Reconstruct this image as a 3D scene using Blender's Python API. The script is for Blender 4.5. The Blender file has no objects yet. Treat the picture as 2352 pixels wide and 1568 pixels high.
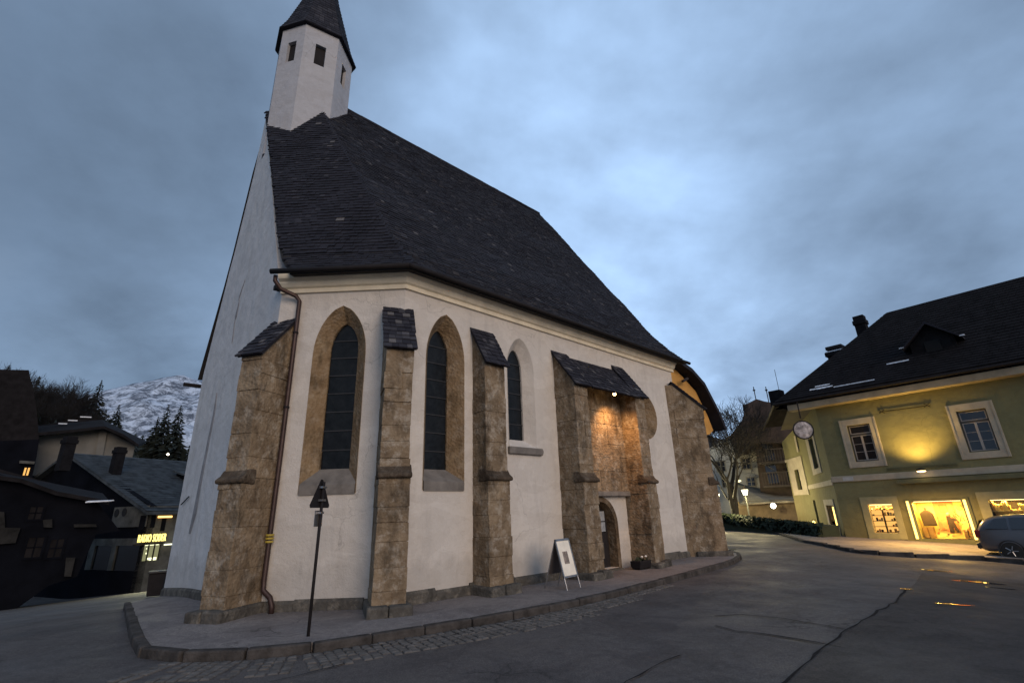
import bpy, bmesh, math, random
from mathutils import noise as _mn
MNZ = _mn.noise
from mathutils import Vector, Matrix
from mathutils.geometry import tessellate_polygon
random.seed(7)
S = bpy.context.scene
COL = S.collection
PI = math.pi
R = math.radians

# ------------------------------------------------------------------ camera
F_PX, CX, CY, H = 1114.0, 1176.0, 784.0, 1.65        # picture measured as 2352 x 1568
_up = Vector((-106, 3184, -F_PX)).normalized()
_fh = (Vector((0, 0, -1)) - _up * _up.dot(Vector((0, 0, -1)))).normalized()
_rt = _fh.cross(_up)
ROT = Matrix((_rt, _fh, _up))                          # camera axes -> world axes
cam = bpy.data.cameras.new('camera'); cam_ob = bpy.data.objects.new('camera', cam); COL.objects.link(cam_ob)
cam.sensor_width = 36; cam.lens = 36 * F_PX / 2352; cam.clip_start = 0.05; cam.clip_end = 6000
cam_ob.matrix_world = Matrix.Translation((0, 0, H)) @ ROT.to_4x4()
S.camera = cam_ob

# ------------------------------------------------------------------ sky, sun, exposure
SUN_AZ, SUN_EL = 150.0, 17.0
w = bpy.data.worlds.new('World'); S.world = w; w.use_nodes = True
nt = w.node_tree; nt.nodes.clear()
N = nt.nodes.new; LK = nt.links.new
def world():
    out = N('ShaderNodeOutputWorld'); bg = N('ShaderNodeBackground'); LK(bg.outputs[0], out.inputs[0])
    tc = N('ShaderNodeTexCoord'); sep = N('ShaderNodeSeparateXYZ'); LK(tc.outputs['Generated'], sep.inputs[0])
    def m(op, a, b=None, clamp=False):
        n = N('ShaderNodeMath'); n.operation = op; n.use_clamp = clamp
        for i, v in enumerate((a, b)):
            if v is None: continue
            if isinstance(v, (int, float)): n.inputs[i].default_value = v
            else: LK(v, n.inputs[i])
        return n.outputs[0]
    zz = m('ADD', m('MAXIMUM', sep.outputs[2], 0.0), 0.38)
    comb = N('ShaderNodeCombineXYZ'); LK(m('DIVIDE', sep.outputs[0], zz), comb.inputs[0]); LK(m('DIVIDE', sep.outputs[1], zz), comb.inputs[1])
    n1 = N('ShaderNodeTexNoise'); n1.inputs['Scale'].default_value = 1.15; n1.inputs['Detail'].default_value = 5; n1.inputs['Roughness'].default_value = .5; n1.inputs['Distortion'].default_value = .55
    LK(comb.outputs[0], n1.inputs['Vector'])
    n2 = N('ShaderNodeTexNoise'); n2.inputs['Scale'].default_value = 4.2; n2.inputs['Detail'].default_value = 6; n2.inputs['Roughness'].default_value = .58
    LK(comb.outputs[0], n2.inputs['Vector'])
    v = m('ADD', m('MULTIPLY', n1.outputs[0], .78), m('MULTIPLY', n2.outputs[0], .22))
    rp = N('ShaderNodeValToRGB'); LK(v, rp.inputs[0])
    e = rp.color_ramp.elements
    e[0].position = .34; e[0].color = (.132, .192, .288, 1)
    e[1].position = .66; e[1].color = (.41, .575, .83, 1)
    q = e.new(.47); q.color = (.238, .345, .51, 1)
    q = e.new(.56); q.color = (.315, .46, .685, 1)
    # the overcast is brighter around the west (right of centre), dimmer to both sides and behind
    dot = N('ShaderNodeVectorMath'); dot.operation = 'DOT_PRODUCT'; LK(tc.outputs['Generated'], dot.inputs[0]); dot.inputs[1].default_value = Vector((.33, .87, .36)).normalized()
    hz = m('MULTIPLY', m('POWER', m('SUBTRACT', 1.0, m('MAXIMUM', sep.outputs[2], 0.0), clamp=True), 5.0), .16)
    g = m('ADD', m('ADD', m('MULTIPLY', m('POWER', m('MAXIMUM', dot.outputs['Value'], 0.0), 3.0), .41), .575), hz)
    def bank(px, py, width, depth):
        """dims the sky round one direction, for cloud and for lens falloff"""
        r_ = (Matrix((_rt, _fh, _up)) @ Vector((px - CX, -(py - CY), -F_PX))).normalized()
        d_ = N('ShaderNodeVectorMath'); d_.operation = 'DOT_PRODUCT'; LK(tc.outputs['Generated'], d_.inputs[0]); d_.inputs[1].default_value = r_
        k_ = m('MULTIPLY', m('SUBTRACT', d_.outputs['Value'], math.cos(R(width))), 1 / (1 - math.cos(R(width))), clamp=True)
        return m('SUBTRACT', 1.0, m('MULTIPLY', m('MULTIPLY', k_, v2), depth))
    v2 = m('ADD', m('MULTIPLY', n1.outputs[0], 1.0), .5)
    for b_ in ((-150, 60, 40, .50), (60, 560, 26, .10), (2420, 250, 32, .36), (2180, 620, 16, .14), (300, 620, 14, .08)): g = m('MULTIPLY', g, bank(*b_))  # first entry paints the lens's dark upper-left corner into the sky
    mul = N('ShaderNodeVectorMath'); mul.operation = 'SCALE'; LK(rp.outputs[0], mul.inputs[0]); LK(g, mul.inputs['Scale'])
    sky = N('ShaderNodeTexSky'); sky.sky_type = 'NISHITA'; sky.sun_disc = False; sky.sun_elevation = R(SUN_EL); sky.sun_rotation = R(SUN_AZ)
    sk = N('ShaderNodeVectorMath'); sk.operation = 'SCALE'; LK(sky.outputs[0], sk.inputs[0]); sk.inputs['Scale'].default_value = .06
    add = N('ShaderNodeVectorMath'); add.operation = 'ADD'
    ms = N('ShaderNodeVectorMath'); ms.operation = 'SCALE'; LK(mul.outputs[0], ms.inputs[0]); ms.inputs['Scale'].default_value = 16.5
    LK(ms.outputs[0], add.inputs[0]); LK(sk.outputs[0], add.inputs[1])
    LK(add.outputs[0], bg.inputs[0]); bg.inputs[1].default_value = .1
world()
sun = bpy.data.lights.new('sun', 'SUN'); sun.energy = 1.45; sun.angle = R(34); sun.color = (1.0, .765, .57)
sun_ob = bpy.data.objects.new('sun', sun); COL.objects.link(sun_ob)
_sd = Vector((math.sin(R(SUN_AZ)) * math.cos(R(SUN_EL)), math.cos(R(SUN_AZ)) * math.cos(R(SUN_EL)), math.sin(R(SUN_EL))))
sun_ob.rotation_euler = _sd.to_track_quat('Z', 'Y').to_euler()
vs = S.view_settings; vs.view_transform = 'Standard'; vs.look = 'None'; vs.exposure = 0.1; vs.gamma = 1.0; vs.use_curve_mapping = False
S.cycles.use_denoising = True; S.cycles.max_bounces = 6; S.cycles.transparent_max_bounces = 12
S.cycles.sample_clamp_indirect = 4; S.cycles.use_adaptive_sampling = True

# ------------------------------------------------------------------ helpers: measuring
def ray(px, py): return (ROT @ Vector((px - CX, -(py - CY), -F_PX))).normalized()
def at(px, py, dist):
    """the point at this bearing and horizontal distance from where the photographer stood"""
    r = ray(px, py); k = dist / math.hypot(r.x, r.y); return Vector((r.x * k, r.y * k, H + r.z * k))
def onplane(a, d, px, py):
    """point of the vertical plane through a along d seen at this bearing: (distance along d, height)"""
    r = ray(px, py); det = -r.x * d.y + r.y * d.x
    t = (-a.x * d.y + a.y * d.x) / det; s = (r.x * a.y - r.y * a.x) / det * -1
    p = Vector((r.x * t, r.y * t, H + r.z * t))
    return ((p.x - a.x) * d.x + (p.y - a.y) * d.y, p.z)
def azv(deg): return Vector((math.sin(R(deg)), math.cos(R(deg)), 0))
def sstep(a, b, x):
    t = min(1, max(0, (x - a) / (b - a))); return t * t * (3 - 2 * t)

class Fr:
    """local frame: a along, b outward, c up"""
    def __init__(s, o, a, b, c=Vector((0, 0, 1))): s.o, s.a, s.b, s.c = Vector(o), Vector(a), Vector(b), Vector(c)
    def __call__(s, a, b, c): return s.o + s.a * a + s.b * b + s.c * c
    def shift(s, a=0, b=0, c=0): return Fr(s(a, b, c), s.a, s.b, s.c)
WORLD = Fr((0, 0, 0), (1, 0, 0), (0, 1, 0))

# ------------------------------------------------------------------ helpers: meshes and objects
class MB:
    def __init__(s): s.v = []; s.f = []; s.m = []; s.t = []; s.mi = 0; s.tone = None
    def add(s, vs, fs):
        k = len(s.v); s.v += [tuple(p) for p in vs]; s.f += [tuple(i + k for i in f) for f in fs]
        s.m += [s.mi] * len(fs); s.t += [s.tone if s.tone is not None else .5] * len(fs); return s
    def box(s, fr, a0, a1, b0, b1, c0, c1, j=0):
        p = [(a0, b0, c0), (a1, b0, c0), (a1, b1, c0), (a0, b1, c0), (a0, b0, c1), (a1, b0, c1), (a1, b1, c1), (a0, b1, c1)]
        vs = [fr(*[q + random.uniform(-j, j) for q in x]) for x in p]
        return s.add(vs, [(0, 3, 2, 1), (4, 5, 6, 7), (0, 1, 5, 4), (1, 2, 6, 5), (2, 3, 7, 6), (3, 0, 4, 7)])
    def prism(s, fr, poly, b0, b1):
        """poly in (a, c), extruded along b"""
        n = len(poly); vs = [fr(a, b0, c) for a, c in poly] + [fr(a, b1, c) for a, c in poly]
        tri = tessellate_polygon([[Vector((a, c, 0)) for a, c in poly]])
        fs = [tuple(t) for t in tri] + [tuple(i + n for i in reversed(t)) for t in tri]
        fs += [(i, (i + 1) % n, n + (i + 1) % n, n + i) for i in range(n)]
        return s.add(vs, fs)
    def slab(s, pts, off):
        """planar-ish polygon of world points extruded by vector off"""
        pts = [Vector(p) for p in pts]; off = Vector(off); n = len(pts)
        return s.add(pts + [p + off for p in pts], [tuple(range(n)), tuple(reversed(range(n, 2 * n)))] + [(i, (i + 1) % n, n + (i + 1) % n, n + i) for i in range(n)])
    def tube(s, pts, r, n=8, cap=True):
        pts = [Vector(p) for p in pts]; rs = r if isinstance(r, (list, tuple)) else [r] * len(pts)
        rings = []; prev = None
        for i, p in enumerate(pts):
            d = (pts[min(i + 1, len(pts) - 1)] - pts[max(i - 1, 0)]).normalized()
            x = (prev - d * prev.dot(d)) if prev is not None else d.orthogonal()
            if x.length < 1e-5: x = d.orthogonal()
            x.normalize(); prev = x; y = d.cross(x)
            rings.append([p + (x * math.cos(2 * PI * k / n) + y * math.sin(2 * PI * k / n)) * rs[i] for k in range(n)])
        fs = []
        for i in range(len(pts) - 1):
            for k in range(n): fs.append((i * n + k, i * n + (k + 1) % n, (i + 1) * n + (k + 1) % n, (i + 1) * n + k))
        if cap: fs += [tuple(reversed(range(n))), tuple((len(pts) - 1) * n + k for k in range(n))]
        return s.add([q for r_ in rings for q in r_], fs)
    def lathe(s, fr, prof, n=16, axis='c'):
        """prof of (radius, height); axis c, or b (axis pointing outward)"""
        vs = []
        for r, h in prof:
            for k in range(n):
                x, y = r * math.cos(2 * PI * k / n), r * math.sin(2 * PI * k / n)
                vs.append(fr(x, y, h) if axis == 'c' else fr(x, h, y))
        fs = [(i * n + k, i * n + (k + 1) % n, (i + 1) * n + (k + 1) % n, (i + 1) * n + k) for i in range(len(prof) - 1) for k in range(n)]
        fs += [tuple(range(n)), tuple((len(prof) - 1) * n + k for k in range(n))]
        return s.add(vs, fs)
    def build(s, name, mat, parent=None, smooth=False, bevel=0, recalc=True, **kw):
        me = bpy.data.meshes.new(name); me.from_pydata(s.v, [], s.f)
        for mm in (mat if isinstance(mat, (list, tuple)) else [mat]): me.materials.append(mm)
        me.polygons.foreach_set('material_index', s.m)
        if recalc:
            bm = bmesh.new(); bm.from_mesh(me); bmesh.ops.recalc_face_normals(bm, faces=bm.faces); 
            bm.to_mesh(me); bm.free()
        at_ = me.attributes.new('tone', 'FLOAT', 'FACE'); at_.data.foreach_set('value', s.t)
        if smooth: me.polygons.foreach_set('use_smooth', [True] * len(me.polygons))
        me.update()
        o = link(name, me, parent, **kw)
        if bevel:
            b = o.modifiers.new('bevel', 'BEVEL'); b.width = bevel; b.segments = 2; b.limit_method = 'ANGLE'; b.angle_limit = R(35)
        return o
def link(name, data, parent=None, **kw):
    o = bpy.data.objects.new(name, data); COL.objects.link(o)
    if parent is not None:
        o.parent = parent; o.matrix_parent_inverse = base_inv(parent)
    for k, v in kw.items(): o[k] = v
    return o
def base_inv(p):
    m = p.matrix_basis.copy(); q = p
    while q.parent is not None:
        q2 = q.parent; m = q2.matrix_basis @ q.matrix_parent_inverse @ m; q = q2
    return m.inverted()
def thing(name, loc, label, cat, group=None):
    o = bpy.data.objects.new(name, None); COL.objects.link(o); o.location = loc; o.empty_display_size = .3
    o['label'] = label; o['category'] = cat
    if group: o['group'] = group
    return o
def tag(o, label, cat, group=None):
    o['label'] = label; o['category'] = cat
    if group: o['group'] = group
    return o
def sheet(outer, holes):
    """2-D polygon with holes -> (points, triangles)"""
    loops = [[Vector((a, c, 0)) for a, c in outer]] + [[Vector((a, c, 0)) for a, c in h] for h in holes]
    return [p for l in loops for p in l], tessellate_polygon(loops)
def wall(mb, fr, outer, holes, b0=0.0, b1=-.45):
    """a wall of real thickness with openings"""
    pts, tri = sheet(outer, holes); n = len(pts)
    vs = [fr(p.x, b0, p.y) for p in pts] + [fr(p.x, b1, p.y) for p in pts]
    fs = [tuple(t) for t in tri] + [tuple(i + n for i in reversed(t)) for t in tri]
    k = 0
    for l in [outer] + list(holes):
        m = len(l); fs += [(k + i, k + (i + 1) % m, n + k + (i + 1) % m, n + k + i) for i in range(m)]; k += m
    mb.add(vs, fs)
def ring(mb, fr, p0, b0, p1, b1):
    """band between two loops of equal count at depths b0, b1"""
    n = len(p0); vs = [fr(a, b0, c) for a, c in p0] + [fr(a, b1, c) for a, c in p1]
    mb.add(vs, [(i, (i + 1) % n, n + (i + 1) % n, n + i) for i in range(n)])
def arch(ca, hw, c0, cs, c1, n=10):
    """pointed arch outline: centre, half width, bottom, springing, apex"""
    pts = [(ca - hw, c0), (ca + hw, c0)]
    for i in range(n + 1):
        y = cs + (c1 - cs) * (i / n) ** .8; pts.append((ca + archw(hw, cs, c1, y), y))
    right = pts[2:]
    left = [(2 * ca - a, y) for a, y in reversed(right[:-1])]
    return pts[:2] + right + left
def archw(hw, cs, c1, y):
    """half width of a blunt two-centred arch at height y"""
    if y <= cs: return hw
    h = c1 - cs; r = (hw * hw + h * h) / (2 * hw); f = (y - cs) / h
    two = hw - r + math.sqrt(max(0, r * r - (y - cs) ** 2)); ell = hw * math.sqrt(max(0, 1 - f * f))
    return max(0, two * .45 + ell * .55)
def circ(ca, cc, r, n=24): return [(ca + r * math.cos(2 * PI * k / n), cc + r * math.sin(2 * PI * k / n)) for k in range(n)]
def rect(a0, a1, c0, c1): return [(a0, c0), (a1, c0), (a1, c1), (a0, c1)]

# ------------------------------------------------------------------ materials
def newmat(name):
    m = bpy.data.materials.new(name); m.use_nodes = True; t = m.node_tree; b = t.nodes['Principled BSDF']; return m, t, b
def noise(t, scale, detail=4, rough=.55, vec=None, dist=0):
    n = t.nodes.new('ShaderNodeTexNoise'); n.inputs['Scale'].default_value = scale; n.inputs['Detail'].default_value = detail; n.inputs['Roughness'].default_value = rough; n.inputs['Distortion'].default_value = dist
    if vec is not None: t.links.new(vec, n.inputs['Vector'])
    return n.outputs[0]
def ramp(t, fac, stops):
    r = t.nodes.new('ShaderNodeValToRGB'); t.links.new(fac, r.inputs[0]); e = r.color_ramp.elements
    e[0].position, e[0].color = stops[0][0], (*stops[0][1], 1); e[1].position, e[1].color = stops[-1][0], (*stops[-1][1], 1)
    for p, c in stops[1:-1]: q = e.new(p); q.color = (*c, 1)
    return r.outputs[0]
def mix(t, fac, a, b, mode='MIX'):
    n = t.nodes.new('ShaderNodeMix'); n.data_type = 'RGBA'; n.blend_type = mode
    for i, v in ((0, fac), (6, a), (7, b)):
        if isinstance(v, (int, float)): n.inputs[i].default_value = v
        elif isinstance(v, tuple): n.inputs[i].default_value = (*v, 1)
        else: t.links.new(v, n.inputs[i])
    return n.outputs[2]
def bump(t, b, h, strength=.4, dist=.02):
    n = t.nodes.new('ShaderNodeBump'); n.inputs['Strength'].default_value = strength; n.inputs['Distance'].default_value = dist
    t.links.new(h, n.inputs['Height']); t.links.new(n.outputs[0], b.inputs['Normal'])
def coord(t, scale=(1, 1, 1)):
    g = t.nodes.new('ShaderNodeNewGeometry'); mp = t.nodes.new('ShaderNodeMapping'); mp.inputs['Scale'].default_value = scale
    t.links.new(g.outputs['Position'], mp.inputs['Vector']); return mp.outputs[0]
def simple(name, col, rough=.7, var=.25, scale=3, bs=.2, bscale=40, metal=0, spec=.5, bd=.01):
    m, t, b = newmat(name); c = coord(t)
    dark = tuple(x * (1 - var) for x in col); lite = tuple(min(1, x * (1 + var)) for x in col)
    t.links.new(ramp(t, noise(t, scale, 5, .6, c), [(.3, dark), (.7, lite)]), b.inputs['Base Color'])
    b.inputs['Roughness'].default_value = rough; b.inputs['Metallic'].default_value = metal; b.inputs['Specular IOR Level'].default_value = spec
    if bs: bump(t, b, noise(t, bscale, 4, .6, c), bs, bd)
    return m
def emit(name, col, strength):
    m, t, b = newmat(name); t.nodes.remove(b); e = t.nodes.new('ShaderNodeEmission'); e.inputs[0].default_value = (*col, 1); e.inputs[1].default_value = strength
    t.links.new(e.outputs[0], t.nodes['Material Output'].inputs[0]); return m

def plaster(name, col, warm, stain=(.30, .28, .26), amount=.5):
    m, t, b = newmat(name); c = coord(t)
    base = ramp(t, noise(t, .45, 5, .6, c), [(.3, col), (.72, warm)])
    fine = noise(t, 7, 6, .65, c)
    base = mix(t, .35, base, ramp(t, fine, [(.25, tuple(x * .72 for x in col)), (.75, col)]))
    cs = coord(t, (1.6, 1.6, .28))                                  # rain streaks, patches of damp
    st = ramp(t, noise(t, 1.3, 7, .62, cs), [(.53, (0, 0, 0)), (.78, (1, 1, 1))])
    k = t.nodes.new('ShaderNodeMath'); k.operation = 'MULTIPLY'; t.links.new(st, k.inputs[0]); k.inputs[1].default_value = amount
    base = mix(t, k.outputs[0], base, stain)
    pt = ramp(t, noise(t, .8, 3, .45, coord(t, (1, 1, 1.8)), 1.5), [(.50, (1, 1, 1)), (.515, (.93, .925, .92))])       # limewash patches
    base = mix(t, .8, base, pt, 'MULTIPLY')
    ck = t.nodes.new('ShaderNodeTexVoronoi'); ck.feature = 'DISTANCE_TO_EDGE'; ck.inputs['Scale'].default_value = .55
    wv = t.nodes.new('ShaderNodeVectorMath'); wv.operation = 'ADD'; nz = t.nodes.new('ShaderNodeTexNoise'); nz.inputs['Scale'].default_value = 1.6; nz.inputs['Detail'].default_value = 7; t.links.new(c, nz.inputs['Vector'])
    t.links.new(c, wv.inputs[0]); t.links.new(nz.outputs['Color'], wv.inputs[1]); t.links.new(wv.outputs[0], ck.inputs['Vector'])
    cm = t.nodes.new('ShaderNodeMath'); cm.operation = 'MULTIPLY'; t.links.new(ramp(t, ck.outputs['Distance'], [(0, (1, 1, 1)), (.006, (0, 0, 0))]), cm.inputs[0]); t.links.new(ramp(t, noise(t, .5, 3, .5, c), [(.52, (0, 0, 0)), (.60, (.5, .5, .5))]), cm.inputs[1])
    base = mix(t, cm.outputs[0], base, tuple(x * .35 for x in col))
    sz = t.nodes.new('ShaderNodeSeparateXYZ'); t.links.new(c, sz.inputs[0])                # ragged rising damp and splash dirt along the foot
    nz2 = t.nodes.new('ShaderNodeMath'); nz2.operation = 'MULTIPLY_ADD'; t.links.new(noise(t, 2.4, 7, .68, coord(t, (1, 1, .6))), nz2.inputs[0]); nz2.inputs[1].default_value = -1.15; t.links.new(sz.outputs[2], nz2.inputs[2])
    dm = ramp(t, nz2.outputs[0], [(-0.0, (.30, .30, .30)), (.30, (0, 0, 0))])
    base = mix(t, dm, base, tuple(x * .8 for x in stain))
    t.links.new(base, b.inputs['Base Color']); b.inputs['Roughness'].default_value = .9; b.inputs['Specular IOR Level'].default_value = .2
    hs = t.nodes.new('ShaderNodeMath'); hs.operation = 'ADD'; t.links.new(noise(t, 2.2, 3, .5, c), hs.inputs[0])
    f2 = t.nodes.new('ShaderNodeMath'); f2.operation = 'MULTIPLY'; t.links.new(noise(t, 28, 5, .7, c), f2.inputs[0]); f2.inputs[1].default_value = .25
    t.links.new(f2.outputs[0], hs.inputs[1]); bump(t, b, hs.outputs[0], .8, .06)
    return m
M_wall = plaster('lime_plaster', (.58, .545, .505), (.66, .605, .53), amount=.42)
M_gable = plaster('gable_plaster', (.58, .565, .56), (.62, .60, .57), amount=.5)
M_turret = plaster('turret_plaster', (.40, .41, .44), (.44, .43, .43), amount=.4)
M_cornice = simple('cornice_plaster', (.78, .70, .54), .85, .15, 2, .3, 20)

def stone_mat(name, c1, c2, c3, lichen=.5):
    m, t, b = newmat(name); c = coord(t)
    base = ramp(t, noise(t, 1.6, 7, .68, c, .6), [(.28, c1), (.5, c2), (.74, c3)])
    g = t.nodes.new('ShaderNodeObjectInfo')
    base = mix(t, .55, base, mix(t, g.outputs['Random'], (.78, .76, .74), (1.18, 1.16, 1.12)), 'MULTIPLY')
    lc = ramp(t, noise(t, 4.3, 8, .72, c), [(.50, (0, 0, 0)), (.62, (1, 1, 1))])
    k = t.nodes.new('ShaderNodeMath'); k.operation = 'MULTIPLY'; t.links.new(lc, k.inputs[0]); k.inputs[1].default_value = lichen
    base = mix(t, k.outputs[0], base, (.42, .375, .31))
    dk = ramp(t, noise(t, 2.6, 6, .7, coord(t, (1, 1, .5))), [(.50, (0, 0, 0)), (.66, (1, 1, 1))])
    k2 = t.nodes.new('ShaderNodeMath'); k2.operation = 'MULTIPLY'; t.links.new(dk, k2.inputs[0]); k2.inputs[1].default_value = .75
    base = mix(t, k2.outputs[0], base, tuple(x * .45 for x in c1))
    t.links.new(base, b.inputs['Base Color']); b.inputs['Roughness'].default_value = .92; b.inputs['Specular IOR Level'].default_value = .15
    h = t.nodes.new('ShaderNodeMath'); h.operation = 'ADD'; t.links.new(noise(t, 5, 6, .65, c), h.inputs[0])
    v = t.nodes.new('ShaderNodeTexVoronoi'); v.inputs['Scale'].default_value = 14; t.links.new(c, v.inputs['Vector'])
    vm = t.nodes.new('ShaderNodeMath'); vm.operation = 'MULTIPLY'; t.links.new(v.outputs[0], vm.inputs[0]); vm.inputs[1].default_value = .35
    t.links.new(vm.outputs[0], h.inputs[1]); bump(t, b, h.outputs[0], .9, .05)
    return m
M_jamb = stone_mat('window_jamb_stone', (.17, .118, .068), (.235, .165, .098), (.30, .225, .14), .22)
M_stone = stone_mat('tufa_stone', (.115, .085, .057), (.205, .153, .100), (.31, .245, .17))
M_mortar = simple('mortar', (.13, .10, .068), .95, .3, 6, .5, 25)
M_sill = simple('sill_stone', (.16, .145, .13), .9, .3, 4, .5, 18)
M_plinth = stone_mat('plinth_stone', (.055, .052, .048), (.085, .080, .072), (.125, .115, .10), .2)

M_doorstone = stone_mat('door_arch_stone', (.07, .05, .032), (.12, .086, .055), (.17, .125, .082), .2)
M_stringstone = stone_mat('dark_string_stone', (.045, .034, .024), (.075, .056, .040), (.12, .095, .068), .15)
def shingle_mat():
    m, t, b = newmat('larch_shingle'); c = coord(t, (1, 1, 1))
    a = t.nodes.new('ShaderNodeAttribute'); a.attribute_name = 'tone'
    base = ramp(t, a.outputs['Fac'], [(0, (.013, .013, .018)), (.6, (.022, .022, .030)), (.8, (.038, .038, .046)), (.9, (.068, .066, .074)), (1, (.11, .105, .105))])
    base = mix(t, .5, base, ramp(t, noise(t, 1.1, 6, .7, c), [(.3, (.45, .45, .5)), (.7, (1.5, 1.5, 1.45))]), 'MULTIPLY')
    base = mix(t, .35, base, ramp(t, noise(t, 45, 4, .7, c), [(.3, (.4, .4, .4)), (.7, (1.6, 1.6, 1.6))]), 'MULTIPLY')
    t.links.new(base, b.inputs['Base Color']); b.inputs['Roughness'].default_value = .85; b.inputs['Specular IOR Level'].default_value = .2
    bump(t, b, noise(t, 30, 4, .6, c), .5, .01); return m
M_shingle = shingle_mat()
M_roofdeck = simple('roof_deck', (.012, .011, .012), .95, .3)
M_dark = simple('dark_painted_metal', (.018, .016, .017), .75, .2, 4, 0, spec=.12)
M_pipe = simple('brown_copper_pipe', (.050, .028, .024), .5, .3, 3, .1, 30, metal=.4)
M_glassdark = simple('leaded_glass', (.007, .008, .009), .36, .6, 6, .8, 5, spec=.2, bd=.02)
M_lead = simple('lead_bar', (.018, .018, .020), .6, .2)
M_door = simple('dark_wood_door', (.012, .008, .007), .6, .35, 5, .3, 25)
M_black = simple('black_void', (.004, .004, .005), .95, 0, 1, 0)
M_metal = simple('galvanised_steel', (.33, .33, .34), .38, .2, 8, .1, 60, metal=.85)
M_signback = simple('sign_back', (.07, .06, .06), .5, .25, 5, 0)
M_cream = simple('cream_trim', (.35, .31, .235), .85, .18, 2, .25, 25)
M_green = plaster('green_plaster', (.180, .172, .088), (.205, .19, .095), (.15, .13, .06), .35)
M_darkgreen = simple('green_trim', (.10, .10, .05), .8, .2)
M_tile = simple('dark_roof_tile', (.012, .011, .012), .95, .4, 2, .5, 12, spec=.08)
M_snow = simple('old_snow', (.62, .66, .72), .8, .15, 5, .5, 12)
M_timber = simple('weathered_timber', (.026, .017, .014), .85, .45, 3, .5, 15)
M_white = simple('pale_render', (.55, .53, .48), .9, .2, 1.5, .3, 18)
M_ochre = simple('ochre_render', (.50, .27, .07), .9, .2, 2, .3, 18)
M_hedge = simple('hedge_leaf', (.018, .028, .012), .8, .5, 2, 0)
M_bark = simple('bark', (.009, .0075, .007), .95, .35, 8, .3, 30)
M_conifer = simple('spruce_needles', (.010, .017, .014), .8, .5, .6, 0)
M_carpaint = simple('grey_car_paint', (.10, .10, .108), .28, .05, 2, 0, metal=.35)
M_rubber = simple('tyre_rubber', (.012, .012, .012), .85, .2)
M_plasticblack = simple('black_plastic', (.012, .012, .013), .5, .2)
def glassmat(name, tint=(1, 1, 1), gl=.12):
    m, t, b = newmat(name); t.nodes.remove(b)
    tr = t.nodes.new('ShaderNodeBsdfTransparent'); tr.inputs[0].default_value = (*tint, 1); g = t.nodes.new('ShaderNodeBsdfGlossy'); g.inputs['Roughness'].default_value = .05
    fr = t.nodes.new('ShaderNodeFresnel'); fr.inputs[0].default_value = 1.5; mx = t.nodes.new('ShaderNodeMixShader')
    t.links.new(fr.outputs[0], mx.inputs[0]); t.links.new(tr.outputs[0], mx.inputs[1]); t.links.new(g.outputs[0], mx.inputs[2])
    t.links.new(mx.outputs[0], t.nodes['Material Output'].inputs[0]); return m
M_glass = glassmat('clear_glass'); M_carglass = simple('car_glass', (.008, .008, .010), .06, 0, 1, 0, spec=.8)
M_winglass = simple('dark_window_glass', (.010, .010, .012), .12, .3, 3, 0, spec=.6)

def road_mat(name='asphalt', k=1.0):
    m, t, b = newmat(name); c = coord(t)
    base = ramp(t, noise(t, .35, 6, .6, c, .4), [(.3, (.068 * k, .061 * k, .060 * k)), (.5, (.086 * k, .077 * k, .075 * k)), (.72, (.108 * k, .098 * k, .092 * k))])
    base = mix(t, .6, base, ramp(t, noise(t, 60, 4, .75, c), [(.32, (.15, .15, .15)), (.68, (2.0, 2.0, 1.95))]), 'MULTIPLY')
    base = mix(t, .5, base, ramp(t, noise(t, 9, 6, .75, c), [(.3, (.55, .55, .56)), (.7, (1.45, 1.43, 1.4))]), 'MULTIPLY')
    base = mix(t, .45, base, ramp(t, noise(t, .9, 5, .7, c, 1), [(.42, (.62, .62, .64)), (.52, (1.1, 1.1, 1.1))]), 'MULTIPLY')
    cr = t.nodes.new('ShaderNodeTexVoronoi'); cr.feature = 'DISTANCE_TO_EDGE'; cr.inputs['Scale'].default_value = .42
    wv = t.nodes.new('ShaderNodeVectorMath'); wv.operation = 'ADD'; t.links.new(c, wv.inputs[0])
    nn = t.nodes.new('ShaderNodeTexNoise'); nn.inputs['Scale'].default_value = 1.8; nn.inputs['Detail'].default_value = 5; t.links.new(c, nn.inputs['Vector'])
    t.links.new(nn.outputs['Color'], wv.inputs[1]); t.links.new(wv.outputs[0], cr.inputs['Vector'])
    ck = ramp(t, cr.outputs['Distance'], [(0.0, (.55, .55, .55)), (.012, (0, 0, 0))])
    gate = ramp(t, noise(t, .28, 3, .5, c), [(.5, (0, 0, 0)), (.6, (1, 1, 1))])
    km = t.nodes.new('ShaderNodeMath'); km.operation = 'MULTIPLY'; t.links.new(ck, km.inputs[0]); t.links.new(gate, km.inputs[1])
    base = mix(t, km.outputs[0], base, (.012, .012, .012))
    t.links.new(base, b.inputs['Base Color'])
    rr = ramp(t, noise(t, .55, 6, .62, c), [(.36, (.60, .60, .60)), (.6, (.90, .90, .90))]); t.links.new(rr, b.inputs['Roughness'])
    b.inputs['Specular IOR Level'].default_value = .16
    hh = t.nodes.new('ShaderNodeMath'); hh.operation = 'ADD'; t.links.new(noise(t, 90, 3, .7, c), hh.inputs[0]); t.links.new(noise(t, 3, 4, .6, c), hh.inputs[1])
    bump(t, b, hh.outputs[0], .5, .012); return m
M_road = road_mat(); M_oldroad = road_mat('old_asphalt', .55); M_pave = road_mat('worn_pavement', 2.05)
M_kerb = simple('granite_kerb', (.058, .052, .048), .9, .55, 3, .9, 14, bd=.03, spec=.1)
M_cobble = simple('cobble_stone', (.088, .080, .073), .75, .4, 6, .5, 35)
M_joint = simple('tar_joint', (.024, .022, .022), .95, .3, 8, .3, 50, spec=.03)
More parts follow.
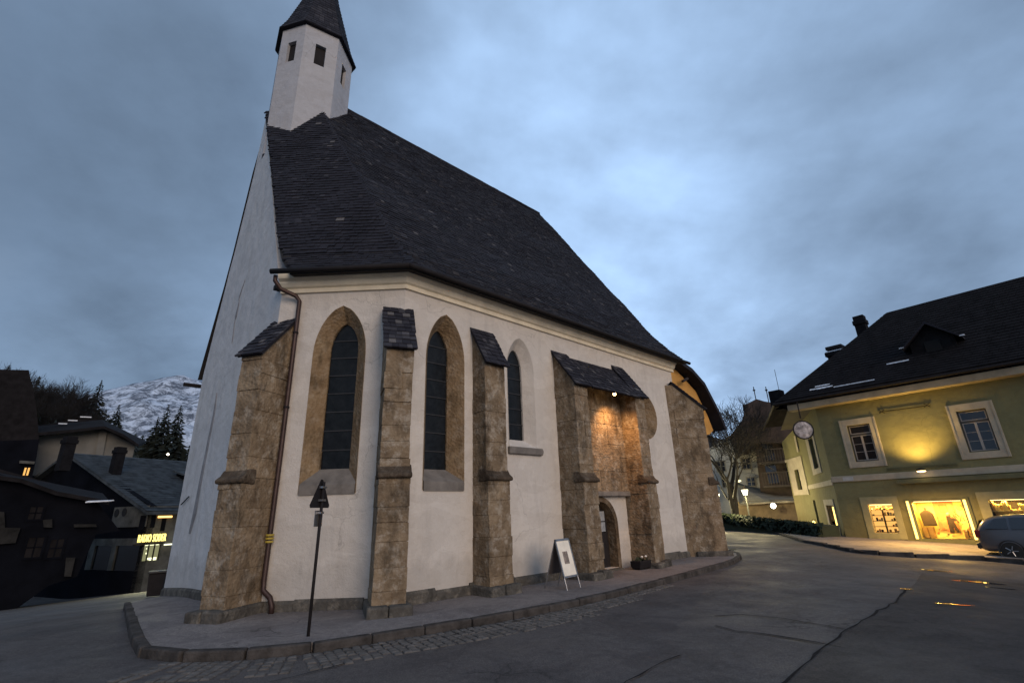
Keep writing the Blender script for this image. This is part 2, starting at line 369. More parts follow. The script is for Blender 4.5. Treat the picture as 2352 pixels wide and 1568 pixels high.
M_water = simple('puddle_water', (.015, .014, .013), .04, 0, 1, .15, 4, spec=.6, bd=.004)

# ------------------------------------------------------------------ ground
K1 = Vector((16.06, 25.8, 0)); K2 = Vector((19.5, 34.0, 0)); GD = azv(139.7); GN = azv(229.7)
def drop(x, y):
    L = -.8 * x + .6 * y - 14.0
    dl = -.09 * (math.log1p(math.exp(min(30, L * .9))) / .9) * (1 if x < 0 else max(0, 1 - x / 6))
    al = (x - K1.x) * GD.x + (y - K1.y) * GD.y
    dr = -.055 * max(0, min(al, 14)) * sstep(5, 14, x)
    return max(dl, -6.5) + dr
def grid_axis():
    a = [-1500, -800, -400, -200, -120, -90] + [i * 2.0 for i in range(-35, -15)] + [i * .75 for i in range(-40, 54)] + [i * 2.0 for i in range(21, 40)] + [90, 130, 200, 400, 800, 1500]
    return sorted(set(a))
def ground():
    xs = grid_axis(); ys = grid_axis(); mb = MB(); nx = len(xs)
    vs = [(x, y, -.12 + drop(x, y)) for y in ys for x in xs]
    fs = [(j * nx + i, j * nx + i + 1, (j + 1) * nx + i + 1, (j + 1) * nx + i) for j in range(len(ys) - 1) for i in range(nx - 1)]
    mb.add(vs, fs); return mb.build('road', M_road, smooth=True, kind='structure')
road = ground()

# church frames
P1 = Vector((-2.444, 10.267, 0)); U = azv(46.41); NL = Vector((-U.y, U.x, 0))
UA = azv(91.4); NA = azv(181.4)
C0 = P1 - UA * 2.93
FB = Fr(P1, U, -NL)            # long wall with the portal
FA = Fr(C0, UA, NA)            # canted wall
FG = Fr(C0, NL, -U)            # gable wall, a runs away from the near corner
LEN = 11.95; GW = 7.25; EAVE = 6.98

KERB = [(-9.9, 13.7), (-9.25, 12.84), (-7.85, 11.03), (-6.16, 8.9), (-5.35, 7.95), (-5.0, 7.72), (-4.46, 7.6), (-3.6, 7.63), (-3.02, 7.8), (-2.28, 8.25), (-1.38, 8.8), (-.5, 9.37), (.69, 10.3), (1.88, 11.4), (3.16, 12.79), (4.86, 14.68), (6.38, 16.4), (7.35, 17.9), (7.85, 19.2), (7.9, 20.6), (7.0, 22.2)]
def resample(pts, step):
    out = [Vector((*pts[0], 0))]; acc = 0
    for a, b in zip(pts, pts[1:]):
        a = Vector((*a, 0)); b = Vector((*b, 0)); L = (b - a).length; t = step - acc
        while t < L: out.append(a.lerp(b, t / L)); t += step
        acc = (acc + L) % step if False else L - (t - step)
    out.append(Vector((*pts[-1], 0))); return out
def pavement():
    inner = [C0 + NL * (GW + .4), C0, P1, P1 + U * LEN, P1 + U * (LEN) + NL * 4]
    K = resample(KERB, .5); n = len(K); mb = MB()
    # inner point for each kerb point: by arc length share, snapped a little inside the walls
    L = [0]
    for a, b in zip(inner, inner[1:]): L.append(L[-1] + (b - a).length)
    def ip(s):
        for i in range(len(inner) - 1):
            if s <= L[i + 1]: return inner[i].lerp(inner[i + 1], (s - L[i]) / (L[i + 1] - L[i]))
        return inner[-1]
    cen = P1 + U * 4 + NL * 2.5
    rows = []
    for k in range(n):
        q = ip(L[-1] * k / (n - 1)); q = q + (cen - q).normalized() * .35
        row = []
        for j in range(9):
            p = K[k].lerp(q, j / 8); row.append((p.x, p.y, drop(p.x, p.y) + (0 if j else -.005) + random.uniform(-.006, .006)))
        rows.append(row)
    mb.add([p for r in rows for p in r], [(k * 9 + j, (k + 1) * 9 + j, (k + 1) * 9 + j + 1, k * 9 + j + 1) for k in range(n - 1) for j in range(8)])
    mb.add([rows[k][0] for k in range(n)] + [(K[k].x, K[k].y, drop(K[k].x, K[k].y) - .3) for k in range(n)], [(k, k + 1, n + k + 1, n + k) for k in range(n - 1)])
    pv = mb.build('pavement', M_pave, kind='structure', smooth=True)
    # kerb stones
    K2_ = resample(KERB, .82)
    for a, b in zip(K2_, K2_[1:]):
        d = (b - a); l = d.length
        if l < .2: continue
        d.normalize(); nr = Vector((d.y, -d.x, 0))
        fr = Fr(a + Vector((0, 0, drop(a.x, a.y))), d, nr)
        m = MB(); m.box(fr, .004, l - .004, -.02, .13, -.35, .008 + random.uniform(-.004, .005), .005)
        m.build('kerb_stone', M_kerb, pv, bevel=.025)
    return pv
pave = pavement()

def cobbles():
    K = resample(KERB, .13); mb = MB(); near = []
    for i in range(len(K) - 1):
        p = K[i]; d = (K[i + 1] - p).normalized(); nr = Vector((d.y, -d.x, 0))
        if p.y > 13.0 or p.x < -4.7: continue
        wide = 6 if p.x < .8 else (4 if p.x < 2 else 2)
        for j in range(wide):
            if random.random() < .10 * (j > 2): continue
            o = p + nr * (.215 + j * .135 + random.uniform(-.012, .012)) + d * random.uniform(-.012, .012) + Vector((0, 0, -.12 + drop(p.x, p.y)))
            near.append((o.length, o, d, nr))
    near.sort(key=lambda q: q[0])
    def stone(m, fr):
        w_, l_ = .055 + random.uniform(-.006, .004), .058 + random.uniform(-.008, .004)
        h = .022 + random.uniform(-.008, .006)
        vs = [fr(a * w_ * k, b * l_ * k, c) for k, c in ((1, -.03), (1, h * .5), (.72, h)) for a, b in ((-1, -1), (1, -1), (1, 1), (-1, 1))]
        fs = [(8, 9, 10, 11)] + [(4 * q + i, 4 * q + (i + 1) % 4, 4 * q + 4 + (i + 1) % 4, 4 * q + 4 + i) for q in (0, 1) for i in range(4)]
        m.add(vs, fs)
    meshes = []
    for k in range(6):
        m = MB(); stone(m, WORLD); o = m.build('cobble', M_cobble, road, smooth=False); meshes.append(o)
    for i, (_, o, d, nr) in enumerate(near):
        if i < 300:
            ob = meshes[i] if i < 6 else link('cobble', meshes[i % 6].data, road)
            ob.location = o; ob.rotation_euler = (random.uniform(-.06, .06), random.uniform(-.06, .06), math.atan2(d.y, d.x) + random.uniform(-.12, .12))
        else: stone(mb, Fr(o, d, nr))
    mb.build('cobble_strip', M_cobble, road, kind='stuff')
cobbles()

def strip(name, pts, wd, mat, par):
    """thin repair joint lying on the road"""
    mb = MB(); P = [Vector((*p, 0)) for p in pts]; Q = []
    for a, b in zip(P, P[1:]):
        n = max(2, int((b - a).length / .25))
        for i in range(n): Q.append(a.lerp(b, i / n))
    Q.append(P[-1]); vs = []
    for i, p in enumerate(Q):
        d = (Q[min(i + 1, len(Q) - 1)] - Q[max(0, i - 1)]).normalized(); nr = Vector((d.y, -d.x, 0))
        p = p + nr * random.uniform(-.03, .03); ww = wd * random.uniform(.35, 1.2)
        for s in (-1, 1):
            q = p + nr * s * ww; vs.append((q.x, q.y, -.12 + drop(q.x, q.y) + .016))
    mb.add(vs, [(2 * i, 2 * i + 1, 2 * i + 3, 2 * i + 2) for i in range(len(Q) - 1)])
    return mb.build(name, mat, par)
def gp(px, py, z=-.12):
    r = ray(px, py); t = (z - H) / r.z; return (r.x * t, r.y * t)
for pts, wd in (([(2082, 1340), (2060, 1375), (1947, 1448), (1901, 1482), (1850, 1530), (1799, 1567), (1760, 1620)], .022),
                ([(1640, 1415), (1700, 1412), (1800, 1422), (1895, 1437), (1947, 1448)], .016),
                ([(1645, 1438), (1690, 1450), (1780, 1460), (1880, 1476), (1930, 1488)], .022),
                ([(1400, 1600), (1440, 1567), (1500, 1535), (1560, 1505)], .012),
                ([(330, 1520), (560, 1508), (760, 1492), (960, 1476), (1130, 1440), (1260, 1410)], .014),
                ([(620, 1568), (720, 1545), (790, 1525)], .014)):
    strip('tar_joint', [gp(*p) for p in pts], wd, M_joint, road)
def patch():
    """older, darker asphalt on the right of the long joint"""
    J = [(2110, 1300), (2098, 1325), (2082, 1342), (2060, 1375), (1947, 1448), (1901, 1482), (1850, 1530), (1799, 1567), (1740, 1640), (1600, 1800)]
    P = resample([gp(*q) for q in J], .3); mb = MB(); n = 26; vs = []
    for i, p in enumerate(P):
        for j in range(n):
            q = p + azv(118 - 30 * i / len(P)) * (14.0 * (j / (n - 1)) ** 1.0); vs.append((q.x, q.y, -.12 + drop(q.x, q.y) + .012))
    mb.add(vs, [(i * n + j, i * n + j + 1, (i + 1) * n + j + 1, (i + 1) * n + j) for i in range(len(P) - 1) for j in range(n - 1)])
    mb.build('road_patch', M_oldroad, kind='structure', smooth=True)
patch()
def puddle(px, py, lx, ly, rot):
    x, y = gp(px, py); x, y = gp(px, py, -.12 + drop(x, y)); mb = MB(); n = 18; vs = []
    for k in range(n):
        a = 2 * PI * k / n; r = random.uniform(.6, 1.15); u_, v_ = math.cos(a) * lx * r, math.sin(a) * ly * r
        p = Vector((x, y, 0)) + azv(rot) * u_ + azv(rot + 90) * v_; vs.append((p.x, p.y, -.12 + drop(p.x, p.y) + .019))
    mb.add(vs, [tuple(range(n))]); return mb.build('puddle', M_water, kind='structure')
puddle(2150, 1308, .45, .10, 120); puddle(2245, 1332, .55, .16, 115); puddle(2082, 1352, .16, .08, 100); puddle(2185, 1387, .35, .05, 105); puddle(2300, 1345, .3, .07, 115)
puddle(1672, 1262, .7, .22, 60)

# ------------------------------------------------------------------ church
church = thing('church', (P1.x + U.x * 4, P1.y + U.y * 4 + 2, 0), 'white gothic church with brown stone buttresses and steep dark shingle roof', 'church')
RM, RZ = 6.3, 17.07           # ridge offset and height
W1 = dict(ca=2.93 - 1.43, hw=.585, c0=2.12, cs=5.1, c1=6.25); W2 = dict(ca=1.165, hw=.545, c0=2.15, cs=5.1, c1=6.26); W3 = dict(ca=3.66, hw=.50, c0=3.2, cs=5.25, c1=6.20)
def church_walls():
    mb = MB()
    wall(mb, FA, [(0, -.6), (2.93, -.6), (2.93, EAVE), (0, EAVE)], [arch(**W1)])
    mb.build('canted_wall', M_wall, church)
    mb = MB()
    ocu = circ(9.62, 4.66, .80)
    wall(mb, FB, [(0, -.6), (LEN, -.6), (LEN, EAVE), (0, EAVE)], [arch(**W2), arch(**W3), ocu, arch(6.65, .76, .05, 1.2, 1.96)])
    mb.build('long_wall', M_wall, church)
    # gable wall: (a, z) measured verge, slightly bowed
    g = [(0, -.8), (GW, -1.6), (GW, 6.25), (GW - 1.0, 9.1), (GW - 1.2, 9.75), (GW - 1.42, 10.2), (GW - 2.3, 13.0), (GW - 2.64, 15.3), (4.4, 15.0), (3.07, 12.35), (1.6, 9.5), (.54, 7.45), (0, EAVE)]
    mb = MB(); wall(mb, FG, g, [], 0, -.5); mb.build('gable_wall', M_gable, church)
    # hidden sides
    mb = MB(); far = Fr(P1 + NL * 11.0, U, NL)
    mb.box(far, 1.9, LEN, -.4, 0, -1.2, EAVE)
    fr2 = Fr(P1 + U * LEN, NL, U)
    mb.prism(fr2, [(.5, -1), (10.6, -1), (10.6, 7.3), (6.3, 16.6), (.5, 7.5)], -.4, -.01)
    a = C0 + NL * GW; b = P1 + NL * 11 + U * 1.9; d = (b - a).normalized()
    mb.box(Fr(a, d, Vector((-d.y, d.x, 0))), 0.3, (b - a).length, -.4, 0, -1.2, EAVE)
    mb.build('rear_wall', M_gable, church)
church_walls()
def polyoff(poly, k):
    ca = sum(p[0] for p in poly) / len(poly); cc = sum(p[1] for p in poly) / len(poly)
    return [(ca + (a - ca) * k, cc + (c - cc) * k) for a, c in poly]
def lancet(fr, W, depth, ghw, gc0, gc1, gcs, jm, sillmat, nbars, sill=True):
    """splayed stone jamb, glass with saddle bars, sloping sill"""
    o = arch(**W); oo = arch(W['ca'], W['hw'] + .012, W['c0'] - .01, W['cs'], W['c1'] + .015)
    i = arch(W['ca'], ghw, gc0, gcs, gc1)
    w_ = MB(); ring(w_, fr, oo, .012, o, .006); ring(w_, fr, o, .006, i, -depth); ring(w_, fr, i, -depth, i, -depth - .1)
    win = w_.build('window', jm, church)
    m = MB(); pts, tri = sheet(i, []); 
    edges = [gc0 + (gc1 - gc0) * k / nbars for k in range(nbars + 1)]
    # panes: one per field between saddle bars, clipped by the arch
    def half(c):
        return archw(ghw, gcs, gc1, c)
    for k in range(nbars):
        a0, a1 = edges[k] + .012, edges[k + 1] - .012; cs = [a0 + (a1 - a0) * q / 4 for q in range(5)]
        poly = [(W['ca'] + half(c), c) for c in cs] + [(W['ca'] - half(c), c) for c in reversed(cs)]
        tilt = random.uniform(-.009, .009)
        p = MB(); n = len(poly)
        p.add([fr(a, -depth - .05 + tilt * (1 if a > W['ca'] else -1), c) for a, c in poly], [tuple(range(n))]); p.build('pane', M_glassdark, win)
    for k in range(1, nbars):
        p = MB(); c = edges[k]; h = half(c); p.box(fr, W['ca'] - h, W['ca'] + h, -depth - .06, -depth - .03, c - .012, c + .012); p.build('saddle_bar', M_lead, win)
    p = MB(); p.add([fr(a, -depth - .12, c) for a, c in rect(W['ca'] - ghw - .1, W['ca'] + ghw + .1, gc0 - .1, gc1 + .1)], [(0, 1, 2, 3)]); p.build('window_backing', M_black, win)
    if sill:
        p = MB(); vs = [fr(a, b, c) for a in (W['ca'] - W['hw'] + .01, W['ca'] + W['hw'] - .01) for b, c in ((.035, W['c0'] - .03), (.035, W['c0'] + .16), (-depth - .02, gc0 + .02), (-depth - .02, W['c0'] - .03))]
        p.add(vs, [(0, 1, 2, 3), (7, 6, 5, 4), (0, 4, 5, 1), (1, 5, 6, 2), (2, 6, 7, 3), (3, 7, 4, 0)]); p.build('window_sill', sillmat, win)
    return win
lancet(FA, W1, .28, .32, 2.60, 5.92, 5.25, M_jamb, M_sill, 8)
lancet(FB, W2, .34, .30, 2.58, 5.95, 5.25, M_jamb, M_sill, 8)
w3 = lancet(FB, W3, .26, .28, 3.42, 5.93, 5.3, M_wall, M_sill, 6, False)
m = MB(); m.prism(FB, [(3.1, 3.02), (4.3, 3.02), (4.34, 3.12), (4.3, 3.2), (3.1, 3.2)], .09, -.2); m.build('window_sill', M_sill, w3, bevel=.02)
def oculus():
    o = circ(9.62, 4.66, .80); i = circ(9.62, 4.66, .52); w_ = MB(); ring(w_, FB, circ(9.62, 4.66, .82), .012, o, .006); ring(w_, FB, o, .006, i, -.34)
    win = w_.build('window', M_jamb, church); p = MB(); p.add([FB(a, -.34, c) for a, c in i], [tuple(range(len(i)))]); p.build('pane', M_glassdark, win)
oculus()

def plinths():
    """dark rendered footing strip round the walls, in uneven lengths"""
    for fr, a0, a1 in ((FA, .15, 2.93), (FB, 0, 5.0), (FB, 8.5, 11.9), (FG, .2, GW)):
        a = a0
        while a < a1 - .05:
            l = min(random.uniform(.8, 1.5), a1 - a); m = MB(); q = fr(a, 0, 0); z = drop(q.x, q.y)
            h = .20 + (0 if fr is FG else random.uniform(-.03, .04))
            if a1 - a - l < .3: l = a1 - a
            q2 = fr(a + l, 0, 0); z2 = drop(q2.x, q2.y); vs_ = []
            for aa, zz in ((a + .003, z), (a + l - .003, z2)): vs_ += [fr(aa, b_, zz + c_) for b_, c_ in ((-.1, -.5), (.07, -.5), (.06, h - .05), (.02, h), (-.1, h))]
            m.add(vs_, [(0, 1, 2, 3, 4), (9, 8, 7, 6, 5)] + [(i, 5 + i, 5 + (i + 1) % 5, (i + 1) % 5) for i in range(5)])
            m.build('plinth_block', M_plinth, church); a += l
plinths()

def cornice():
    prof = [(0, -.36), (.06, -.36), (.07, -.29), (.06, -.26), (.12, -.23), (.17, -.15), (.17, -.12), (.24, -.06), (.28, .04), (0, .04)]
    # mitred sweep along the canted and the long wall
    pts = [FA(-.0, 0, EAVE), FB(0, 0, EAVE), FB(LEN + .1, 0, EAVE)]
    miter = (NA + -NL).normalized(); k = 1 / miter.dot(NA)
    outs = [NA, miter * k, -NL]; m = MB(); n = len(prof); vs = []
    for p, o in zip(pts, outs):
        for b, c in prof: vs.append(p + o * b + Vector((0, 0, c)))
    fs = [(i * n + j, i * n + (j + 1) % n, (i + 1) * n + (j + 1) % n, (i + 1) * n + j) for i in range(2) for j in range(n)]
    fs += [tuple(range(n)), tuple(2 * n + j for j in range(n))]
    m.add(vs, fs); m.build('cornice', M_cornice, church)
cornice()

# --- main roof
ROOF = []  # (dist, z) profiles, dist measured inward from the wall line
PB = [(-.45, 7.02), (.15, 7.62), (.8, 8.45), (RM, RZ)]
KA = 2.56
PA = [(-.45, 7.02), (.1, 7.68), (.5, 8.55), (3.55, 8.55 + 3.05 * KA)]
def zprof(P, d):
    for (a, za), (b, zb) in zip(P, P[1:]):
        if d <= b: return za + (zb - za) * (d - a) / (b - a)
    (a, za), (b, zb) = P[-2:]; return za + (zb - za) * (d - a) / (b - a)
def dprof(P, z):
    for (a, za), (b, zb) in zip(P, P[1:]):
        if z <= zb: return a + (b - a) * (z - za) / (zb - za)
    (a, za), (b, zb) = P[-2:]; return a + (b - a) * (z - za) / (zb - za)
def hip_at(z):
    """u, n of the hip between the two roof slopes at height z"""
    n = dprof(PB, z); d = dprof(PA, z); u = d * math.sqrt(2) - n; return u, n
ENDU = 12.3
def verge_pt(z):                       # on the gable plane (slightly proud), canted slope
    d = dprof(PA, z); u = -2.07 - .06; return u, d * math.sqrt(2) - u
def UN(u, n, z): return P1 + U * u + NL * n + Vector((0, 0, z))
def roof():
    zs = [7.02, 7.3, 7.62, 8.0, 8.45, 9, 10, 11, 12, 13, 14, 15, 16, RZ]
    m = MB(); T = .085
    hp = [UN(*hip_at(z), z - T) for z in zs]; en = [UN(ENDU - .45 * sstep(7, 17, z) * 1.2, dprof(PB, z), z - T) for z in zs]
    k = len(zs)
    m.add(hp + en, [(i, k + i, k + i + 1, i + 1) for i in range(k - 1)])
    zs2 = [z for z in zs if z < 15.1] + [15.35]; vg = [UN(*verge_pt(z), z - T) for z in zs2]; hh = [UN(*hip_at(z), z - T) for z in zs2]; k2 = len(zs2)
    m.add(vg + hh, [(i, k2 + i, k2 + i + 1, i + 1) for i in range(k2 - 1)])
    # closing cap below the turret
    m.add([vg[-1], hh[-1], hp[-1], UN(-2.0, RM, 15.3), UN(-.6, RM, RZ - T)], [(0, 1, 2, 4), (0, 4, 3)])
    # far slope
    fz = [7.02, 7.62, 8.45, RZ]; A = [UN(2.4 if z < 15 else -.5, 12.6 - dprof(PB, z) if z < RZ else RM, z - T) for z in fz]; B = [UN(ENDU - (.55 if z > 15 else 0), 12.6 - dprof(PB, z) if z < RZ else RM, z - T) for z in fz]
    A[0] = UN(1.9, 11.45, 6.99); A[1] = UN(1.8, 10.85, 7.6); A[2] = UN(1.6, 10.2, 8.4)
    B[0] = UN(ENDU, 11.45, 6.99); B[1] = UN(ENDU, 10.85, 7.6); B[2] = UN(ENDU, 10.2, 8.4)
    m.add(A + B, [(i, i + 1, 5 + i, 4 + i) for i in range(3)])
    V = [UN(-2.16, GW + 2.07 + .28, 6.15), UN(-2.1, GW + 2.07 - .9, 9.2), UN(-2.1, GW + 2.07 - 1.35, 10.3), UN(-2.1, GW + 2.07 - 2.2, 13.1), UN(-2.0, 6.65, 15.35), UN(-.5, RM, RZ - T)]
    m.add(V + A, [(0, 6, 7, 1), (1, 7, 8, 2), (2, 8, 9, 3), (3, 9, 5, 4)])
    # eave thickness
    for pts in ([UN(*hip_at(7.02), 6.99), UN(ENDU, -.45, 6.99)], [UN(*verge_pt(7.02), 6.99), UN(*hip_at(7.02), 6.99)]):
        a, b = pts; nn = (NL if pts[0] is pts[0] and abs((b - a).normalized().dot(U)) > .95 else -NA)
        m.slab([a, b, b + nn * .5 + Vector((0, 0, .10)), a + nn * .5 + Vector((0, 0, .10))], (0, 0, -.09))
    rf = m.build('roof', M_roofdeck, church)
    # shingles in courses
    SH = []
    def course(P, z0, z1, step, ra, side):
        """collect shingles for one slope"""
        t = 0; z = z0; d = dprof(P, z)
        while z < z1:
            d = dprof(P, z); dz = .002; dd = dprof(P, z + dz) - d; sl = math.hypot(dz, dd); upd = dd / sl; upz = dz / sl
            a0, a1 = ra(z)
            a = a0 + random.uniform(-.05, .05)
            while a < a1:
                wd = random.uniform(.11, .23); wd = min(wd, a1 - a + .02)
                SH.append((side, a + wd / 2, d, z, wd, upd, upz)); a += wd + .006
            z += step * upz
    course(PB, 7.03, RZ - .02, .135, lambda z: (hip_at(z)[0] + .02, ENDU - .54 * sstep(7, 17, z)), 'B')
    def rA(z):
        vu, vn = verge_pt(min(z, 15.3)); hu, hn = hip_at(z)
        # along UA measured from C0: a = component of (u,n) along UA
        f = lambda u, n: (u * U + n * NL + P1 - C0).dot(UA)
        return f(vu, vn) + max(0, z - 15.3) * 1.3, f(hu, hn) + .02
    course(PA, 7.03, 16.1, .135, rA, 'A')
    def place(s):
        side, a, d, z, wd, upd, upz = s
        if side == 'B': o = P1 + U * a + NL * d; al = U; inn = NL
        else: o = C0 + UA * a - NA * d; al = UA; inn = -NA
        o = o + Vector((0, 0, z)); o = o + (-inn * upz + Vector((0, 0, upd))) * (MNZ(o * .55) * .045 + MNZ(o * 2.1) * .012); up = inn * upd + Vector((0, 0, upz)); nrm = -inn * upz + Vector((0, 0, upd))
        return o, al, up, nrm
    SH.sort(key=lambda s: (place(s)[0] - Vector((0, 0, H))).length)
    protos = []
    def geo(mb, fr, wd, lift, tone):
        mb.tone = tone; mb.box(fr, -wd / 2, wd / 2, 0, .27, 0, .001, 0)
    def sh(mb, fr, wd, tone):
        mb.tone = tone; l0 = random.uniform(.026, .042); e = random.uniform(-.012, .012)
        p = [(-wd / 2, -.01 + e, 0), (wd / 2, -.01 + e, 0), (wd / 2, .21, -.012), (-wd / 2, .21, -.012), (-wd / 2, -.01 + e, l0), (wd / 2, -.01 + e, l0 + random.uniform(-.006, .006)), (wd / 2, .21, .004), (-wd / 2, .21, .004)]
        mb.add([fr(*q) for q in p], [(0, 3, 2, 1), (4, 5, 6, 7), (0, 1, 5, 4), (1, 2, 6, 5), (3, 0, 4, 7)])
        mb.t[-3] = min(1, tone * .5 + random.choice((.45, .55, .62, .68)))            # butt end set to a lighter tone
    def rt(): 
        r = random.random(); return random.uniform(.9, 1) if r < .006 else (random.uniform(.6, .8) if r < .06 else random.uniform(.1, .55))
    for wd in (.13, .16, .19, .22):
        for k in range(4):
            m = MB(); sh(m, WORLD, wd, rt()); me = m.build('shingle', M_shingle, rf, recalc=False); protos.append((wd, me))
    used = set(); big = MB()
    for i, s in enumerate(SH):
        o, al, up, nrm = place(s)
        if i < 130:
            c = [p for p in protos if abs(p[0] - s[4]) < .021] or protos; wd, pr = random.choice(c)
            if id(pr) not in used: ob = pr; used.add(id(pr))
            else: ob = link('shingle', pr.data, rf)
            mt = Matrix((al, up, nrm)).transposed().to_4x4(); mt.translation = o; ob.matrix_basis = mt
        else: sh(big, Fr(o, al, up, nrm), s[4], rt())
    for wd, pr in protos:
        if id(pr) not in used: bpy.data.objects.remove(pr)
    big.build('shingle_field', M_shingle, rf, recalc=False, kind='stuff')
    # ridge and hip capping boards
    m = MB()
    for i in range(34):
        u0 = .2 + i * (11.75 - .2) / 34; m.tone = random.uniform(.1, .7)
        m.box(Fr(UN(u0, RM, RZ), U, -NL), 0, .36, -.05, .05, -.03, .05 + random.uniform(0, .015))
    m.build('ridge_board', M_shingle, rf)
    return rf
roof_ob = roof()
def eave_trim():
    # gutter of the canted and long wall, verge board end
    m = MB(); a = UN(-2.62, 1.30, 6.98) ; h = hip_at(7.02); b = UN(h[0] - .05, h[1] - .08, 6.95); c = UN(ENDU + .25, -.53, 6.96)
    a = b - UA * 3.17
    m.tube([a, b], .06, 10); m.tube([b, c], .06, 10); m.build('gutter', M_dark, church, smooth=True)
    m = MB(); p = UN(-2.5, GW + 2.07 + .5, 6.0); m.tube([p, p + U * 1.5], .07, 8); m.build('gutter', M_dark, church)
    # downpipe beside the corner buttress
    m = MB(); q = lambda s, b, z: FA(s, b, z)
    m.tube([q(.03, .42, 6.9), q(.03, .42, 6.78), q(.12, .3, 6.62), q(.42, .14, 6.5), q(.50, .11, 6.38), q(.50, .11, 5.0), q(.50, .11, 3), q(.48, .11, .55), q(.50, .13, .38), q(.66, .16, .26), q(.72, .17, .12), q(.72, .17, -.03)], .05, 10)
    dp = m.build('downpipe', M_pipe, church, smooth=True)
    for z in (5.6, 3.9):
        m = MB(); m.lathe(Fr(q(.50, .11, z), UA, NA), [(.055, -.02), (.062, -.02), (.062, .02), (.055, .02)], 12); m.build('pipe_clip', M_dark, dp)
    for k, z in enumerate((1.36, 1.30, 1.24)):
        m = MB(); m.lathe(Fr(q(.49, .11, z), UA, NA), [(.056, -.018), (.075, -.018), (.078, 0), (.075, .018), (.056, .018)], 12); m.build('yellow_band', M_yellow, dp)
M_yellow = simple('yellow_paint', (.45, .33, .04), .5, .2)
eave_trim()

# --- turret
def turret():
    c = P1 + U * -.79 + NL * RM; ANG = [191, 234, 285, 340, 25, 66, 107, 148]; r = 1.36; ZT = 18.88
    vert = [c + (U * math.cos(R(a)) + NL * math.sin(R(a))) * r for a in ANG]
    root = None; n = 8
    # tower shell built face by face with sound openings
    m = MB()
    for i in range(8):
        a, b = vert[i], vert[(i + 1) % 8]; d = (b - a); l = d.length; d.normalize(); out = Vector((d.y, -d.x, 0))
        if out.dot(a - c) < 0: out = -out
        fr = Fr(a, d, out); hole = [rect(l / 2 - .18, l / 2 + .18, 17.15, 18.1)] 
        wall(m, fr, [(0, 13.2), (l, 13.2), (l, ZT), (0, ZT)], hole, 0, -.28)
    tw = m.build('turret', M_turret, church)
    for i in range(8):
        a, b = vert[i], vert[(i + 1) % 8]; d = (b - a); l = d.length; d.normalize(); out = Vector((d.y, -d.x, 0))
        if out.dot(a - c) < 0: out = -out
        fr = Fr(a, d, out); k = MB(); k.box(fr, l / 2 - .18, l / 2 + .18, -.15, -.12, 17.15, 18.1); k.build('louvre', M_dark, tw)
    # spire
    m = MB(); prof = [(1.50, 18.82), (1.48, 18.90), (1.26, 19.45), (1.00, 20.4), (.60, 21.9), (.04, 24.6)]
    vs = []
    for rr, z in prof:
        for a in ANG: vs.append(c + (U * math.cos(R(a)) + NL * math.sin(R(a))) * rr + Vector((0, 0, z)))
    fs = [(i * n + j, i * n + (j + 1) % n, (i + 1) * n + (j + 1) % n, (i + 1) * n + j) for i in range(5) for j in range(n)] + [tuple(range(n)), tuple(5 * n + j for j in range(n))]
    m.tone = .35; m.add(vs, fs); sp = m.build('spire', M_shingle, church)
    m = MB()          # spire courses
    for q in range(30):
        z0 = 18.88 + q * .17; 
        for j in range(n):
            a0, a1 = ANG[j], ANG[(j + 1) % n]
            def rad(z):
                for (r0, y0), (r1, y1) in zip(prof, prof[1:]):
                    if z <= y1: return r0 + (r1 - r0) * (z - y0) / (y1 - y0)
                return .05
            e0 = [c + (U * math.cos(R(a)) + NL * math.sin(R(a))) * (rad(z0) + .03) + Vector((0, 0, z0)) for a in (a0, a1)]
            e1 = [c + (U * math.cos(R(a)) + NL * math.sin(R(a))) * (rad(z0 + .2) + .004) + Vector((0, 0, z0 + .2)) for a in (a0, a1)]
            L = (e0[1] - e0[0]).length; k = max(1, int(L / .17))
            for i in range(k):
                s0, s1 = i / k, (i + 1) / k - .01; m.tone = random.choice((.1, .3, .45, .6, .75))
                lift = random.uniform(-.012, .006)
                m.slab([e0[0].lerp(e0[1], s0) + Vector((0, 0, lift)), e0[0].lerp(e0[1], s1) + Vector((0, 0, lift)), e1[0].lerp(e1[1], s1), e1[0].lerp(e1[1], s0)], (0, 0, -.03))
    m.build('shingle_course', M_shingle, sp, recalc=False, kind='stuff')
    return tw
turret()

